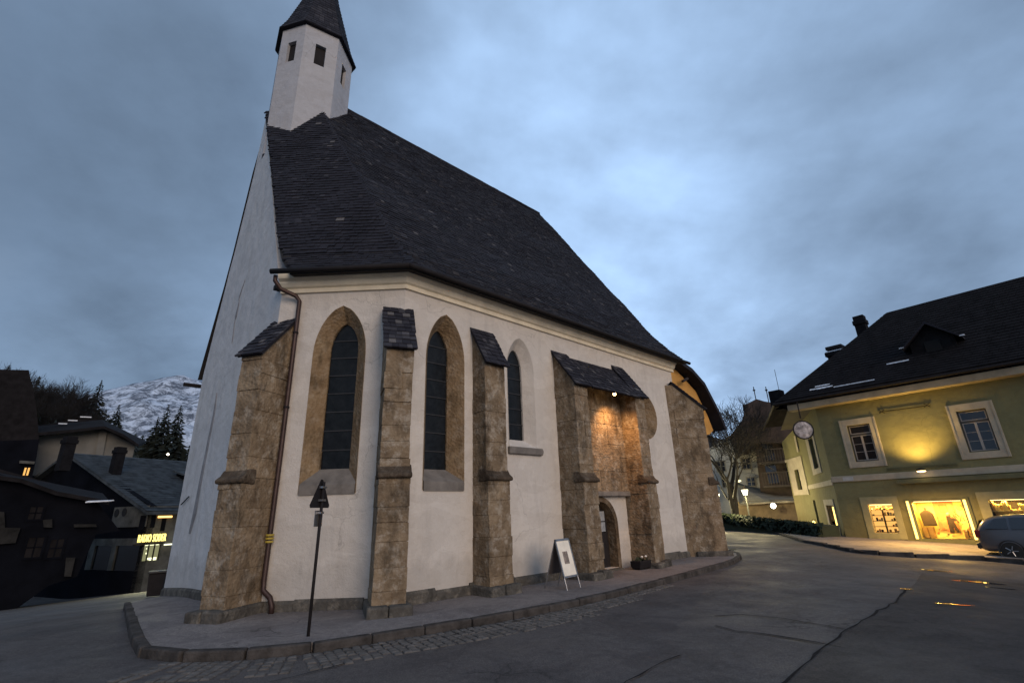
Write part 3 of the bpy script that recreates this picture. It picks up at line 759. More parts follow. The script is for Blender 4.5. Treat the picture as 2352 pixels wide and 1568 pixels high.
# --- buttresses
SHN = [0]
def cap_shingles(par, fr, a0, a1, bw, zw, bf, zf, thick=.05, single=True):
    """lean-to slab from the wall (bw, zw) down to the front (bf, zf) with shingle courses"""
    d = Vector((0, bf - bw, zf - zw)); L = math.hypot(bf - bw, zf - zw)
    up = (fr.b * (bw - bf) + fr.c * (zw - zf)).normalized(); nrm = fr.a.cross(up)
    if nrm.z < 0: nrm = -nrm
    f = Fr(fr(0, bf, zf), fr.a, up, nrm)
    m = MB(); m.tone = .3; m.box(f, a0 + .02, a1 - .02, .03, L, -thick, -.004); cp = m.build('cap_roof', M_shingle, par)
    rows = max(3, int(L / .14)); st = L / rows
    for r_ in range(rows):
        a = a0 + random.uniform(-.015, .01)
        while a < a1 - .03:
            wd = min(random.uniform(.10, .19), a1 - a); t = random.random()
            tone = random.uniform(.85, 1) if t < .08 else random.uniform(.25, .85)
            m = MB(); m.tone = tone; e = random.uniform(-.01, .01); l0 = random.uniform(.026, .04); y0 = r_ * st + e; y1 = y0 + st + .07
            p = [(a, y0, 0), (a + wd - .005, y0, 0), (a + wd - .005, y1, 0), (a, y1, 0), (a, y0, l0), (a + wd - .005, y0, l0 + random.uniform(-.006, .006)), (a + wd - .005, y1, .008), (a, y1, .008)]
            m.add([f(*q) for q in p], [(0, 3, 2, 1), (4, 5, 6, 7), (0, 1, 5, 4), (1, 2, 6, 5), (2, 3, 7, 6), (3, 0, 4, 7)])
            m.build('shingle', M_shingle, cp.parent, recalc=False) if single else None
            a += wd
    return cp
def stones(par, fr, a0, a1, b0, b1, c0, c1, hmin=.26, hmax=.48, j=.017, split=.55, mat=None):
    c = c0
    while c < c1 - .02:
        h = random.uniform(hmin, hmax)
        if c1 - c - h < .14: h = c1 - c
        cuts = [a0]
        if (a1 - a0) > .45:
            while a1 - cuts[-1] > .45:
                nx = cuts[-1] + random.uniform(.3, .62)
                if a1 - nx < .18: break
                cuts.append(nx)
        cuts.append(a1)
        for x0, x1 in zip(cuts, cuts[1:]):
            m = MB(); p = random.uniform(-j, j)
            m.box(fr, x0 + .002 - (random.uniform(-.3, 1) * j if x0 == a0 else 0), x1 - .002 + (random.uniform(-.3, 1) * j if x1 == a1 else 0), b0, b1 + p, c + .002, c + h - .002, .007)
            m.build('stone', mat or M_stone, par, bevel=.011)
        c += h
def buttress(o, out, wd, off, proj, zs, zf, zw, foot=True, skew=0, ov=.08, single=True):
    """o plan point on the wall, out outward direction, off sideways offset"""
    a = Vector((-out.y, out.x, 0)); fr = Fr(o + a * off, a, out)
    # a must run left to right seen from outside
    if a.cross(Vector((0, 0, 1))).dot(out) < 0: pass
    h = wd / 2; pu = proj - .07
    m = MB(); m.box(fr, -h + .012, h - .012, -.3, proj - .014, -.4, zs); m.box(fr, -h + .022, h - .022, -.3, pu - .014, zs, zf)
    m.prism(Fr(fr.o, out, a), [(-.3, zf - .01), (pu - .014, zf - .01), (pu - .014, zf + .02), (0, zw - .06), (-.3, zw - .06)], -h + .01, h - .01)
    bt = m.build('buttress', M_stone, church)
    stones(bt, fr, -h, h, -.06, proj, .05, zs, )
    stones(bt, fr, -h + .012, h - .012, -.06, pu, zs, zf)
    # weathering stone
    m = MB(); m.prism(Fr(fr.o, out, a), [(pu - .22, zs - .12), (proj + .08, zs - .10), (proj + .09, zs - .03), (proj - .02, zs + .05), (pu - .02, zs + .16), (pu - .22, zs + .17)], -h - .035, h + .035); m.build('string_stone', M_stringstone, bt, bevel=.03)
    if foot:
        m = MB(); q = fr(0, proj, 0); z = drop(q.x, q.y)
        for x0, x1 in ((-h - .10, -h * .1), (-h * .1 + .012, h + .10)):
            s = MB(); s.box(fr, x0, x1, 0, proj + .16 + random.uniform(-.02, .06), z - .3, z + .17 + random.uniform(-.03, .03), .02); s.build('footing_stone', M_plinth, bt, bevel=.04)
    k = (zw - zf) / pu; cap_shingles(bt, fr, -h - .06, h + .06, 0, zw + .02, pu + ov + .04, zf + .02 - (ov) * k * .8, single=single)
    return bt
buttress(C0 + UA * .42, azv(197), .56, -.28, .86, 2.42, 4.95, 5.98)
buttress(P1, azv(159.5), .58, -.14, .75, 2.42, 4.98, 6.06)
buttress(FB(2.30, 0, 0), -NL, .66, 0, .56, 2.42, 5.15, 6.08)
b4 = buttress(FB(5.30, 0, 0), -NL, .60, 0, .80, 2.42, 5.02, 6.08, ov=.1)
b5 = buttress(FB(8.27, 0, 0), -NL, .56, 0, .80, 2.42, 5.06, 6.16, ov=.1)
buttress(FB(11.72, 0, 0), azv(93), .60, 0, 1.08, 2.42, 5.05, 6.05)

# --- portal bay
def portal():
    fr = FB
    m = MB(); m.box(fr, 5.55, 8.05, .02, .12, 1.98, 5.75); bay = m.build('portal_bay', M_mortar, church)
    stones(bay, fr, 5.58, 8.02, .05, .15, 2.12, 5.62, .38, .62, j=.006)
    m = MB(); m.box(fr, 5.58, 8.02, .03, .2, 1.98, 2.12, .006); m.build('lintel', M_sill, bay, bevel=.02)
    rf = cap_shingles(bay, fr, 5.62, 8.0, .0, 6.02, .93, 4.90)
    # door: stone arch ring, reveal, leaf
    CD, DP = 6.65, .26
    def rnd(hw, c0, cs, n=14): return [(CD - hw, c0), (CD + hw, c0)] + [(CD + hw * math.cos(PI * t / n), cs + hw * math.sin(PI * t / n) * 1.0) for t in range(0, n + 1)]
    ring0 = rnd(.78, .0, 1.20); ring1 = rnd(.66, .0, 1.18); ring2 = rnd(.63, .0, 1.17)
    m = MB(); ring(m, fr, rnd(.80, .0, 1.2), -.02, ring0, .03); ring(m, fr, ring0, .03, ring1, .015); ring(m, fr, ring1, .015, ring2, -DP - .06)
    dr = m.build('doorway', M_doorstone, church)
    m = MB(); m.add([fr(a, -DP, c) for a, c in rnd(.63, -.05, 1.16)], [tuple(range(17))]); lf = m.build('door', M_door, dr)
    for k in range(7):
        x0 = CD - .60 + k * .172; x1 = x0 + .166; e = max(abs(x0 - CD), abs(x1 - CD)); tp = 1.16 + math.sqrt(max(.001, .60 ** 2 - min(e, .6) ** 2))
        m = MB(); m.box(fr, x0, x1, -DP + .002, -DP + .02, .05, tp); m.build('plank', M_door, lf)
    m = MB(); m.box(fr, 6.70, 7.16, -DP + .02, -DP + .035, .98, 1.60); m.build('frame', M_dark, lf)
    for i, (x0, x1, z0, z1, mt) in enumerate(((6.73, 6.88, 1.44, 1.57, M_doorglow), (6.73, 6.88, 1.01, 1.24, M_paper), (6.73, 6.86, 1.26, 1.41, M_doorglow2), (6.91, 7.13, 1.30, 1.57, M_paper), (6.91, 7.13, 1.01, 1.27, M_paper))):
        m = MB(); m.box(fr, x0, x1, -DP + .035, -DP + .04, z0, z1); m.build('pane', mt, lf)
    m = MB(); m.tube([fr(6.52, -DP + .07, .62), fr(6.62, -DP + .07, .62)], .012, 6); m.lathe(Fr(fr(6.52, -DP + .02, .62), fr.a, fr.b), [(.02, 0), (.03, 0), (.03, .05), (.02, .05)], 8, 'b'); m.build('handle', M_metal, lf)
    m = MB(); m.box(fr, 6.0, 7.3, -.25, .2, -.05, .04, .008); m.build('doorstep', M_plinth, dr, bevel=.02)
M_doorglow = emit('door_glow', (1.0, .72, .34), 1.3); M_doorglow2 = emit('door_glow_dim', (1.0, .75, .4), .35)
M_paper = simple('notice_paper', (.30, .31, .32), .6, .3, 9, 0)
portal()
def portal_lamp():
    p = FB(6.9, .72, 4.96); t = thing('wall_lamp', FB(6.9, .72, 4.9), 'small round bulb lamp hanging under the shingle canopy above the church door', 'lamp')
    m = MB(); m.tube([FB(6.9, .74, 5.12), FB(6.9, .74, 5.0)], .02, 6); m.lathe(Fr(FB(6.9, .74, 4.97), U, -NL), [(.02, .05), (.07, .02), (.07, -.01), (.02, -.01)], 12); m.build('lamp_holder', M_dark, t)
    m = MB(); m.lathe(Fr(FB(6.9, .74, 4.92), U, -NL), [(.01, -.05), (.035, -.035), (.045, 0), (.03, .04)], 12); m.build('bulb', emit('bulb_warm', (1, .62, .25), 30), t, smooth=True)
    l = bpy.data.lights.new('portal_spot', 'SPOT'); l.energy = 210; l.color = (1, .50, .17); l.spot_size = R(118); l.spot_blend = .8; l.shadow_soft_size = .05
    o = bpy.data.objects.new('portal_spot', l); COL.objects.link(o); o.location = FB(6.95, .80, 4.84)
    o.rotation_euler = (Vector((0, 0, 1)) + (-NL) * .30 - U * .30).to_track_quat('Z', 'Y').to_euler()
portal_lamp()
M_mark = simple('dark_mark_plaster', (.22, .215, .22), .95, .3, 3, .5, 15)
def wall_bits():
    # iron wall anchor and dark tapered marks on the gable wall
    m = MB(); m.tube([FG(GW - 1.35, .04, 2.35), FG(GW - .55, .05, 2.15)], .018, 5); m.build('wall_anchor', M_dark, church)
    s = MB(); s.tone = .2
    pts = []
    for (px, py, hw) in ((499, 902, .03), (492, 950, .10), (480, 1010, .13), (470, 1060, .14), (458, 1120, .17), (447, 1180, .22), (436, 1225, .12)):
        a, z = onplane(C0, NL, px, py); pts.append((a, z, hw))
    vs = []
    for a, z, hw in pts: vs += [FG(a - hw, .004, z), FG(a + hw, .004, z), FG(a + hw * .6, .02, z), FG(a - hw * .6, .02, z)]
    fs = []
    for i in range(len(pts) - 1):
        for j in range(4): fs.append((4 * i + j, 4 * i + (j + 1) % 4, 4 * i + 4 + (j + 1) % 4, 4 * i + 4 + j))
    s.add(vs, fs); s.build('dark_mark', M_mark, church)
    for (px, py), (qx, qy), hw in (((563, 642), (549, 690), .06), ((550, 690), (541, 735), .10), ((540, 735), (533, 790), .03)):
        a0, z0 = onplane(C0, NL, px, py); a1, z1 = onplane(C0, NL, qx, qy); s = MB()
        s.prism(FG, [(a0 - hw * .5, z0), (a0 + hw * .4, z0 - .1), (a1 + hw, z1 + .15), (a1 + hw * .3, z1), (a1 - hw, z1 + .1)], .002, .012); s.build('dark_mark', M_mark, church)
    a, z = onplane(C0, NL, 645, 662); s = MB(); s.box(FG, a - .05, a + .09, 0, .14, z - .06, z + .05); s.build('wall_hook', M_dark, church)
wall_bits()

# ------------------------------------------------------------------ things by the church
def traffic_sign():
    x, y = -3.17, 8.2; t = thing('traffic_sign', (x, y, 0), 'triangular road sign seen edge-on from behind on a slim grey pole', 'sign')
    b = Vector((x, y, 0)); lean = Vector((.012, 0, 1))
    m = MB(); m.tube([b + Vector((0, 0, -.1)), b + lean * 2.2], .024, 10); m.build('pole', M_dark, t, smooth=True)
    d = azv(-60); d = azv(128); n = azv(38)
    fr = Fr(b + lean * 1.82 + n * .035, azv(128), n)
    tri = [(-.28, 0), (.28, 0), (.30, .04), (.03, .44), (-.03, .44), (-.30, .04)]
    fr = Fr(b + lean * 1.80, azv(8), azv(278))
    m = MB(); m.prism(fr, tri, .03, .036); m.build('sign_plate', M_dark, t)
    m = MB(); m.prism(fr, [(-.24, .035), (.24, .035), (0, .40)], .037, .040); m.build('sign_face', simple('sign_white', (.55, .52, .5), .4, .1), t)
    for z in (.10, .30):
        m = MB(); m.box(fr, -.07, .07, -.03, .029, z, z + .03); m.build('clamp', M_metal, t)
    fr2 = Fr(b + lean * 1.52, azv(8), azv(278)); m = MB(); m.prism(fr2, rect(-.12, .12, 0, .24), .03, .035); m.build('supplementary_plate', M_metal, t)
    m = MB(); m.box(fr2, -.05, .05, -.03, .029, .19, .22); m.build('clamp', M_metal, t)
traffic_sign()
def aframe():
    base = Vector((1.18, 11.86, 0)); t = thing('pavement_sign', base, 'white poster A-board with steel frame standing beside the church door buttress', 'sign')
    d = azv(41.5); back = azv(-48.5)                      # width direction, towards the wall
    hw = .27; top = base + back * .26 + Vector((0, 0, 1.02)); zt = 1.02
    f = (top - base).normalized(); nrm = d.cross(f); 
    if nrm.dot(-back) < 0: nrm = -nrm
    fr = Fr(base, d, nrm, f); L = (top - base).length
    m = MB(); m.box(fr, -hw + .02, hw - .02, -.008, .004, .27, L - .02); m.build('poster_panel', M_poster, t)
    m = MB(); m.box(fr, -.10, .08, .0045, .008, .52, .78); m.build('poster_picture', simple('poster_print', (.22, .18, .15), .6, .6, 14, 0), t)
    for a0, a1, c0, c1 in ((-hw, hw, L - .045, L), (-hw, hw, .24, .28), (-hw, -hw + .035, .24, L), (hw - .035, hw, .24, L)):
        m = MB(); m.box(fr, a0, a1, -.012, .012, c0, c1); m.build('frame', M_metal, t)
    for s in (-1, 1):
        m = MB(); m.tube([fr(s * (hw - .02), 0, .26), fr(s * (hw - .02), 0, 0)], .014, 8); m.build('leg', M_metal, t)
        p = fr(s * (hw - .03), -.02, L - .02); q = base + back * .62 + d * s * (hw - .03); m = MB(); m.tube([p, q], .013, 8); m.build('leg', M_metal, t)
    q0 = base + back * .6; fr3 = Fr(q0, d, -back, (top - q0).normalized()); m = MB(); m.box(fr3, -hw + .03, hw - .03, -.012, -.004, .3, L - .04); m.build('rear_panel', M_signback, t)
M_poster = simple('poster_white', (.80, .74, .62), .5, .12, 5, 0)
aframe()
def flowerpot():
    t = thing('planter', FB(7.86, .50, 0), 'low dark planter with two small pale flowers at the foot of the portal buttress', 'planter')
    fr = Fr(FB(7.62, .55, .02), U, -NL); m = MB(); m.prism(Fr(fr.o, -NL, U), [(-.14, 0), (.14, 0), (.18, .2), (-.18, .2)], -.28, .28); m.build('pot', M_dark, t, bevel=.02)
    for k in range(26):
        m = MB(); a = random.uniform(-.25, .25); b = random.uniform(-.14, .14); h = random.uniform(.04, .12); o = fr(a, b, .19); v = Vector((random.uniform(-.08, .08), random.uniform(-.08, .08), h))
        s = Vector((-v.y, v.x, 0)).normalized() * .03; m.add([o, o + v * .5 + s, o + v, o + v * .5 - s], [(0, 1, 2, 3)]); m.build('leaf', M_hedge, t, recalc=False)
    for a in (-.08, .12):
        m = MB(); m.lathe(Fr(fr(a, .1, .30), U, -NL), [(.005, -.03), (.04, 0), (.02, .03)], 8); m.build('flower', simple('pale_petal', (.7, .66, .6), .6, .1), t)
flowerpot()

# ------------------------------------------------------------------ ochre annex behind the church
def annex():
    t = thing('annex', UN(14.5, 1.2, 0), 'ochre gabled house end with a dark curved shingle eave just behind the church', 'house')
    fr = Fr(P1 + NL * 1.0, U, -NL)
    m = MB(); m.prism(fr, [(13.0, 3.2), (15.75, 4.55), (16.6, 4.68), (17.05, 4.9), (16.75, 5.5), (15.9, 6.6), (14.9, 7.1), (14.2, 7.4), (13.0, 7.5)], 0, -3.5); m.build('gable', M_ochre, t)
    m = MB(); m.box(fr, 13.0, 14.6, -.25, -3.5, -.6, 4.5); m.build('wall', M_white, t)
    for (p, q) in (((13.9, 7.62), (14.9, 7.4)), ((14.9, 7.4), (15.9, 6.9)), ((15.9, 6.9), (16.9, 5.75)), ((16.9, 5.75), (17.4, 4.95))):
        d = Vector((q[0] - p[0], 0, q[1] - p[1])); m = MB(); nx, nz = d.z / d.length * -.18, d.x / d.length * .18
        m.tone = .3; m.prism(fr, [p, q, (q[0] - nx - .03, q[1] - nz), (p[0] - nx, p[1] - nz)], .5, -3.7); m.build('roof', M_shingle, t)
    m = MB(); m.tube([fr(14.2, .3, 6.75), fr(14.7, .3, 6.95)], .06, 6); m.build('bracket', M_timber, t)
annex()

# ------------------------------------------------------------------ green shop house
FS = Fr(K1, GD, GN)                     # front
D12 = (K2 - K1).normalized(); FD = Fr(K1, D12, Vector((-D12.y, D12.x, 0)))
if FD.b.dot(Vector((-1, 0, 0))) < 0: FD.b = -FD.b
D23 = azv(12); FT = Fr(K2, D23, Vector((-D23.y, D23.x, 0)))
M_lit = emit('shop_strip_light', (1.0, .66, .16), 3.2)
M_litwarm = emit('warm_interior', (1.0, .50, .12), 1.15)
def frame_rect(mb, fr, o, i, b0, b1):
    """rectangular trim ring between outer (a0,a1,c0,c1) and inner, front at b1"""
    (A0, A1, C0_, C1_), (a0, a1, c0, c1) = o, i
    mb.box(fr, A0, A1, b0, b1, c1, C1_); mb.box(fr, A0, A1, b0, b1, C0_, c0); mb.box(fr, A0, a0, b0, b1, c0, c1); mb.box(fr, a1, A1, b0, b1, c0, c1)
def sash(par, fr, a0, a1, c0, c1, b=-.10):
    w_ = a1 - a0; tz = c1 - (c1 - c0) * .27; mid = (a0 + a1) / 2
    m = MB(); frame_rect(m, fr, (a0, a1, c0, c1), (a0 + .05, a1 - .05, c0 + .05, c1 - .05), b - .05, b); m.box(fr, a0 + .05, a1 - .05, b - .05, b, tz - .04, tz + .04)
    f = m.build('window_frame', M_sashdark, par)
    m = MB(); frame_rect(m, fr, (a0 + .055, a1 - .055, tz + .045, c1 - .055), (a0 + .09, a1 - .09, tz + .08, c1 - .09), b - .045, b - .01); m.build('sash', M_sash, f)
    for x0, x1 in ((a0 + .055, mid - .01), (mid + .01, a1 - .055)):
        m = MB(); frame_rect(m, fr, (x0, x1, c0 + .055, tz - .045), (x0 + .035, x1 - .035, c0 + .09, tz - .08), b - .045, b - .01); m.build('sash', M_sash, f)
        z0, z1 = c0 + .09, tz - .08
        for k in (1, 2):
            z = z0 + (z1 - z0) * k / 3; m = MB(); m.box(fr, x0 + .035, x1 - .035, b - .04, b - .015, z - .009, z + .009); m.build('glazing_bar', M_sash, f)
        for k in range(3):
            za, zb = z0 + (z1 - z0) * k / 3 + .01, z0 + (z1 - z0) * (k + 1) / 3 - .01; m = MB(); m.box(fr, x0 + .036, x1 - .036, b - .034, b - .028, za, zb); m.build('pane', M_winglass, f)
    m = MB(); m.box(fr, mid - .035, mid + .035, b - .03, b + .008, c0 + .055, tz - .045); m.build('mullion', M_sash, f)
    m = MB(); m.box(fr, a0 + .09, a1 - .09, b - .034, b - .028, tz + .08, c1 - .09); m.build('pane', M_winglass, f)
    return f
M_sash = simple('sash_paint', (.34, .30, .26), .6, .15); M_sashdark = simple('dark_frame', (.045, .038, .028), .6, .2)
def green_house():
    t = thing('corner_shop_house', K1, 'green two-storey corner house with lit shop windows and dark hipped roof', 'house')
    SR = 13.0; ZT = 6.55
    holes = [rect(1.22, 2.20, 3.42, 5.20), rect(5.50, 6.48, 3.44, 5.20), rect(9.9, 10.9, 3.44, 5.2), rect(1.25, 2.22, .15, 1.42), rect(2.98, 4.72, -.08, 1.50), rect(5.58, 6.70, .1, 1.48)]
    m = MB(); wall(m, FS, [(0, -1.4), (SR, -1.4), (SR, ZT), (0, ZT)], holes, 0, -.35); m.build('front_wall', M_green, t)
    m = MB(); wall(m, FD, [(0, -1.4), (8.9, -1.4), (8.9, ZT), (0, ZT)], [rect(2.85, 4.5, 3.45, 5.2), rect(1.25, 3.55, .05, 1.42), rect(7.6, 8.6, -1.0, 1.72)], 0, -.35); m.build('side_wall', M_green, t)
    m = MB(); wall(m, FT, [(0, -1.4), (3.7, -1.4), (3.7, 5.95), (0, 6.55)], [rect(1.2, 2.15, 2.45, 3.8)], 0, -.35); m.build('rear_side_wall', M_green, t)
    m = MB(); b = FS(SR, 0, 0); m.box(Fr(b, -GN, GD), 0, 9, -.3, 0, -1.4, ZT)
    m.build('end_wall', M_green, t)
    # trims
    m = MB(); m.box(FS, -.02, SR, .002, .06, 2.52, 2.80); m.build('string_course', M_cream, t, bevel=.01)
    m = MB(); m.box(FD, .02, 8.9, .002, .06, 2.40, 2.66); m.build('string_course', M_cream, t, bevel=.01)
    m = MB(); m.box(FT, .1, 3.7, .002, .06, 4.45, 4.62); m.build('string_course', M_cream, t)
    E0 = Vector((14.35, 26.75, 0)); fe = Fr(E0, GD, GN)
    m = MB(); off = (E0 - K1).dot(GN)
    # cornice box along the front with soffit
    m.box(FS, -1.15, SR + .4, .0, off - .1 if off > .4 else .5, 6.30, 6.62); m.build('cornice', M_eavecream, t, bevel=.02)
    sofA = FS(-1.15, .4, 6.32); m = MB()
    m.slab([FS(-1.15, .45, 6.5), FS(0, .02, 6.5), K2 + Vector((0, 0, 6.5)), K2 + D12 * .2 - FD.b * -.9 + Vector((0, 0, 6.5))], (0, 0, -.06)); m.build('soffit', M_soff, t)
    # roof
    EZ = 6.66; e0 = FS(-1.75, .62, EZ); e1 = FS(SR + .8, .62, EZ); e2 = e0 + D12 * 10.5; r0 = FS(3.3, -5, 11.93); r1 = FS(SR, -5, 11.93); b1 = FS(SR + .8, -10.6, EZ); b0 = FS(5.0, -10.6, EZ)
    k0 = FS(-.55, -.9, 8.15); kr = FS(SR + .4, -.75, 8.0)
    up = Vector((0, 0, .24))
    m = MB(); m.tone = .3
    hipm = FS(-.35, -.75, 8.05) 
    V = [e0 + up, e1 + up, kr, hipm, r0, r1, e2 + up, b0, b1, e0, e1, e2, e2 + Vector((1.5, 1, 1.6))]
    m.add(V, [(0, 1, 2, 3), (3, 2, 5, 4), (0, 3, 4, 6), (6, 4, 7), (4, 5, 8, 7), (0, 9, 10, 1), (0, 6, 11, 9)])
    rf = m.build('roof', M_tile, t)
    # shingle courses of the front slope as relief
    m = MB()
    def sl(P0, P1_, Q0, Q1, n):
        for k in range(n):
            f0, f1 = k / n, (k + 1.25) / n; a, b = P0.lerp(Q0, f0), P1_.lerp(Q1, f0); c_, d_ = P1_.lerp(Q1, min(1, f1)), P0.lerp(Q0, min(1, f1))
            L = (b - a).length; q = int(L / .3); nrm = (b - a).cross(d_ - a).normalized(); nrm = nrm if nrm.z > 0 else -nrm
            for i in range(q):
                s0, s1 = i / q, (i + .97) / q; m.tone = random.random()
                m.add([a.lerp(b, s0) + nrm * .035, a.lerp(b, s1) + nrm * .035, d_.lerp(c_, s1) + nrm * .008, d_.lerp(c_, s0) + nrm * .008, a.lerp(b, s0), a.lerp(b, s1)], [(0, 1, 2, 3), (0, 4, 5, 1)])
    sl(e0 + up, e1 + up, hipm, kr, 8); sl(hipm, kr, r0, r1, 22); sl(e2 + up, e0 + up, r0 + (r0 - hipm) * 0, hipm, 8)
    m.build('roof_tile_field', M_tile, rf, recalc=False, kind='stuff')
    m = MB(); m.tube([FS(-1.8, .70, EZ + .10), FS(SR + .8, .70, EZ + .10)], .07, 8); m.build('gutter', M_dark, t)
    m = MB(); m.tube([e0 + Vector((-.05, 0, .1)), e2 + Vector((-.05, 0, .1))], .07, 8); m.build('gutter', M_dark, t)
    # snow remains along the eave
    for s0, s1, b, z, wd in ((.05, 1.15, .30, 7.24, .04), (.3, 1.0, .18, 7.38, .02), (1.2, 3.0, .38, 7.14, .008), (3.5, 4.4, -.35, 7.92, .012)):
        m = MB(); n = 12; vs = []
        sn = (1.35 / 1.4)
        for i in range(n + 1):
            s = s0 + (s1 - s0) * i / n; w2 = wd * random.uniform(.4, 1.6)
            vs += [FS(s, b + w2, z - w2 * sn + .03), FS(s, b - w2, z + w2 * sn + .03), FS(s, b, z + .07)]
        fs = [];
        for i in range(n): fs += [(3 * i, 3 * i + 3, 3 * i + 5, 3 * i + 2), (3 * i + 2, 3 * i + 5, 3 * i + 4, 3 * i + 1)]
        m.add(vs, fs); m.build('snow_patch', M_snow, rf, recalc=False, kind='stuff')
    # dormer with its own little gable roof
    fr = FS.shift(5.35, -1.55, 8.45); m = MB(); m.prism(fr, [(-.85, -.4), (.85, -.4), (.85, .35), (0, 1.15), (-.85, .35)], .55, -2.2); dm = m.build('dormer', M_tile, rf)
    for s in (-1, 1):
        m = MB(); m.tone = .4; m.prism(fr, [(0, 1.28), (s * 1.15, .22), (s * 1.15, .12), (0, 1.16)], .85, -2.3); m.build('dormer_roof', M_shingle, rf)
        m = MB(); m.box(fr, s * 1.15 - .09, s * 1.15 + .09, .7, .9, .2, .24, .01); m.build('snow_patch', M_snow, rf)
    m = MB(); m.box(fr, -.3, .3, .56, .58, -.25, .35); m.build('dormer_window', M_black, rf)
    # chimneys
    fr = FS.shift(1.72, -6, 0); m = MB(); m.box(fr, -.30, .26, -.28, .28, 9.8, 12.15); m.box(fr, -.36, .32, -.34, .34, 11.9, 12.15); m.box(fr, -.30, .26, -.28, .28, 12.15, 12.45); m.build('chimney', M_brick, rf)
    fr = FS.shift(.0, -6, 0); m = MB(); m.box(fr, -.4, .5, -.4, .4, 9.0, 10.55); m.box(fr, -.5, .6, -.5, .5, 10.3, 10.55); ch = m.build('chimney', M_brick, rf)
    m = MB(); m.box(fr, -.45, .55, -.45, .45, 10.55, 10.62); m.build('snow_patch', M_snow, rf)
    m = MB(); m.box(fr, -.4, .5, -.45, .45, 10.72, 10.92); m.build('chimney_cap', M_dark, rf)
    fr = FS.shift(-3.3, -4, 0); m = MB(); m.box(fr, -.35, .35, -.35, .35, 7.2, 8.45); m.build('chimney', M_brick, rf)
    # upper windows
    for a0, a1 in ((1.22, 2.20), (5.50, 6.48), (9.9, 10.9)):
        m = MB(); frame_rect(m, FS, (a0 - .30, a1 + .28, 3.14, 5.50), (a0, a1, 3.42, 5.20), .002, .05); m.box(FS, a1 + .20, a1 + .28, .05, .075, 3.14, 5.5); m.box(FS, a0 - .30, a0 - .22, .05, .075, 3.14, 5.5); sr = m.build('window_surround', M_cream, t, bevel=.008)
        sash(t, FS, a0, a1, 3.42, 5.20)
        m = MB(); m.box(FS, a0 - .02, a1 + .02, -.34, -.3, 3.4, 5.22); m.build('window_backing', M_black, t)
    m = MB(); frame_rect(m, FD, (2.30, 5.55, 3.15, 5.45), (2.85, 4.5, 3.45, 5.2), .002, .05); m.build('window_surround', M_cream, t)
    sash(t, FD, 2.85, 4.5, 3.45, 5.2, -.15)
    m = MB(); m.box(FD, 2.8, 4.55, -.34, -.3, 3.4, 5.25); m.build('window_backing', M_black, t)
    m = MB(); frame_rect(m, FT, (.15, 3.3, 2.1, 4.45), (1.2, 2.15, 2.45, 3.8), .002, .05); m.box(FT, .2, .55, .05, .08, 4.9, 6.0); m.build('window_surround', M_cream, t)
    m = MB(); m.box(FT, 1.18, 2.17, -.2, -.15, 2.4, 3.85); m.build('pane', M_winglass, t)
    # tie rod of the wall anchor
    m = MB(); m.tube([FS(2.75, .05, 5.66), FS(4.73, .05, 5.63)], .016, 6)
    for s in (2.85, 4.6): m.tube([FS(s - .12, .05, 5.58), FS(s + .12, .05, 5.74)], .014, 6); m.tube([FS(s - .1, .05, 5.75), FS(s + .1, .05, 5.56)], .014, 6)
    m.build('tie_rod', M_dark, t)
    # awning rail box above the shop
    m = MB(); m.box(FS, 2.7, 9.5, .002, .22, 2.34, 2.45); m.box(FS, 2.7, 9.5, .22, .26, 2.28, 2.47); m.build('awning_box', M_darkgreen, t, bevel=.01)
    m = MB(); m.box(FS, 2.4, 5.0, .002, .05, 2.98, 3.03); m.box(FS, 2.4, 5.0, .002, .035, 2.90, 2.94); m.build('cable_duct', M_darkgreen, t)
    m = MB(); m.box(FS, .50, .95, .061, .072, 2.56, 2.74); pl = m.build('street_plate', M_plate, t)
    # shop surrounds
    m = MB(); frame_rect(m, FS, (.98, 2.48, -.12, 1.76), (1.25, 2.22, .15, 1.42), .002, .045); m.build('shop_surround', M_trim2, t, bevel=.008)
    m = MB(); frame_rect(m, FS, (5.25, 7.05, -.2, 1.80), (5.58, 6.70, .1, 1.48), .002, .045); m.build('shop_surround', M_trim2, t, bevel=.008)
    m = MB(); frame_rect(m, FS, (2.72, 4.98, -.3, 1.62), (2.98, 4.72, -.08, 1.50), .002, .06); m.build('shop_surround', M_darkgreen, t, bevel=.008)
    m = MB(); frame_rect(m, FD, (1.0, 4.1, -.2, 1.72), (1.25, 3.55, .05, 1.42), .002, .045); m.build('shop_surround', M_cream, t)
    m = MB(); m.box(FS, 0, 13, .002, .05, -1.3, -.33); m.build('plinth', M_plinth, t); 
    # lit vertical tubes
    for s in (2.84, 4.83):
        m = MB(); m.box(FS, s - .045, s + .045, .062, .10, -.08, 1.52); m.build('strip_light', M_lit, t)
    m = MB(); m.box(FD, 1.55, 1.75, -.02, .03, .12, 1.34); m.build('strip_light', M_lit, t)
    # display niches
    def niche(fr, a0, a1, c0, c1, dp, mat, e):
        m = MB(); m.add([fr(a, b, c) for b in (-.03, -dp) for a, c in rect(a0, a1, c0, c1)], [(4, 5, 6, 7), (0, 1, 5, 4), (1, 2, 6, 5), (2, 3, 7, 6), (3, 0, 4, 7)]); nb = m.build('display_niche', mat, t, recalc=False)
        m = MB(); m.box(fr, a0, a1, -.025, -.019, c0, c1); m.build('pane', M_glass, t)
        m = MB(); m.box(fr, a0 + .05, a1 - .05, -.16, -.08, c1 - .03, c1 - .012); m.build('ceiling_light', M_lit2, nb)
        l = bpy.data.lights.new('display_light', 'AREA'); l.shape = 'RECTANGLE'; l.size = a1 - a0 - .1; l.size_y = .12; l.energy = e; l.color = (1, .62, .12)
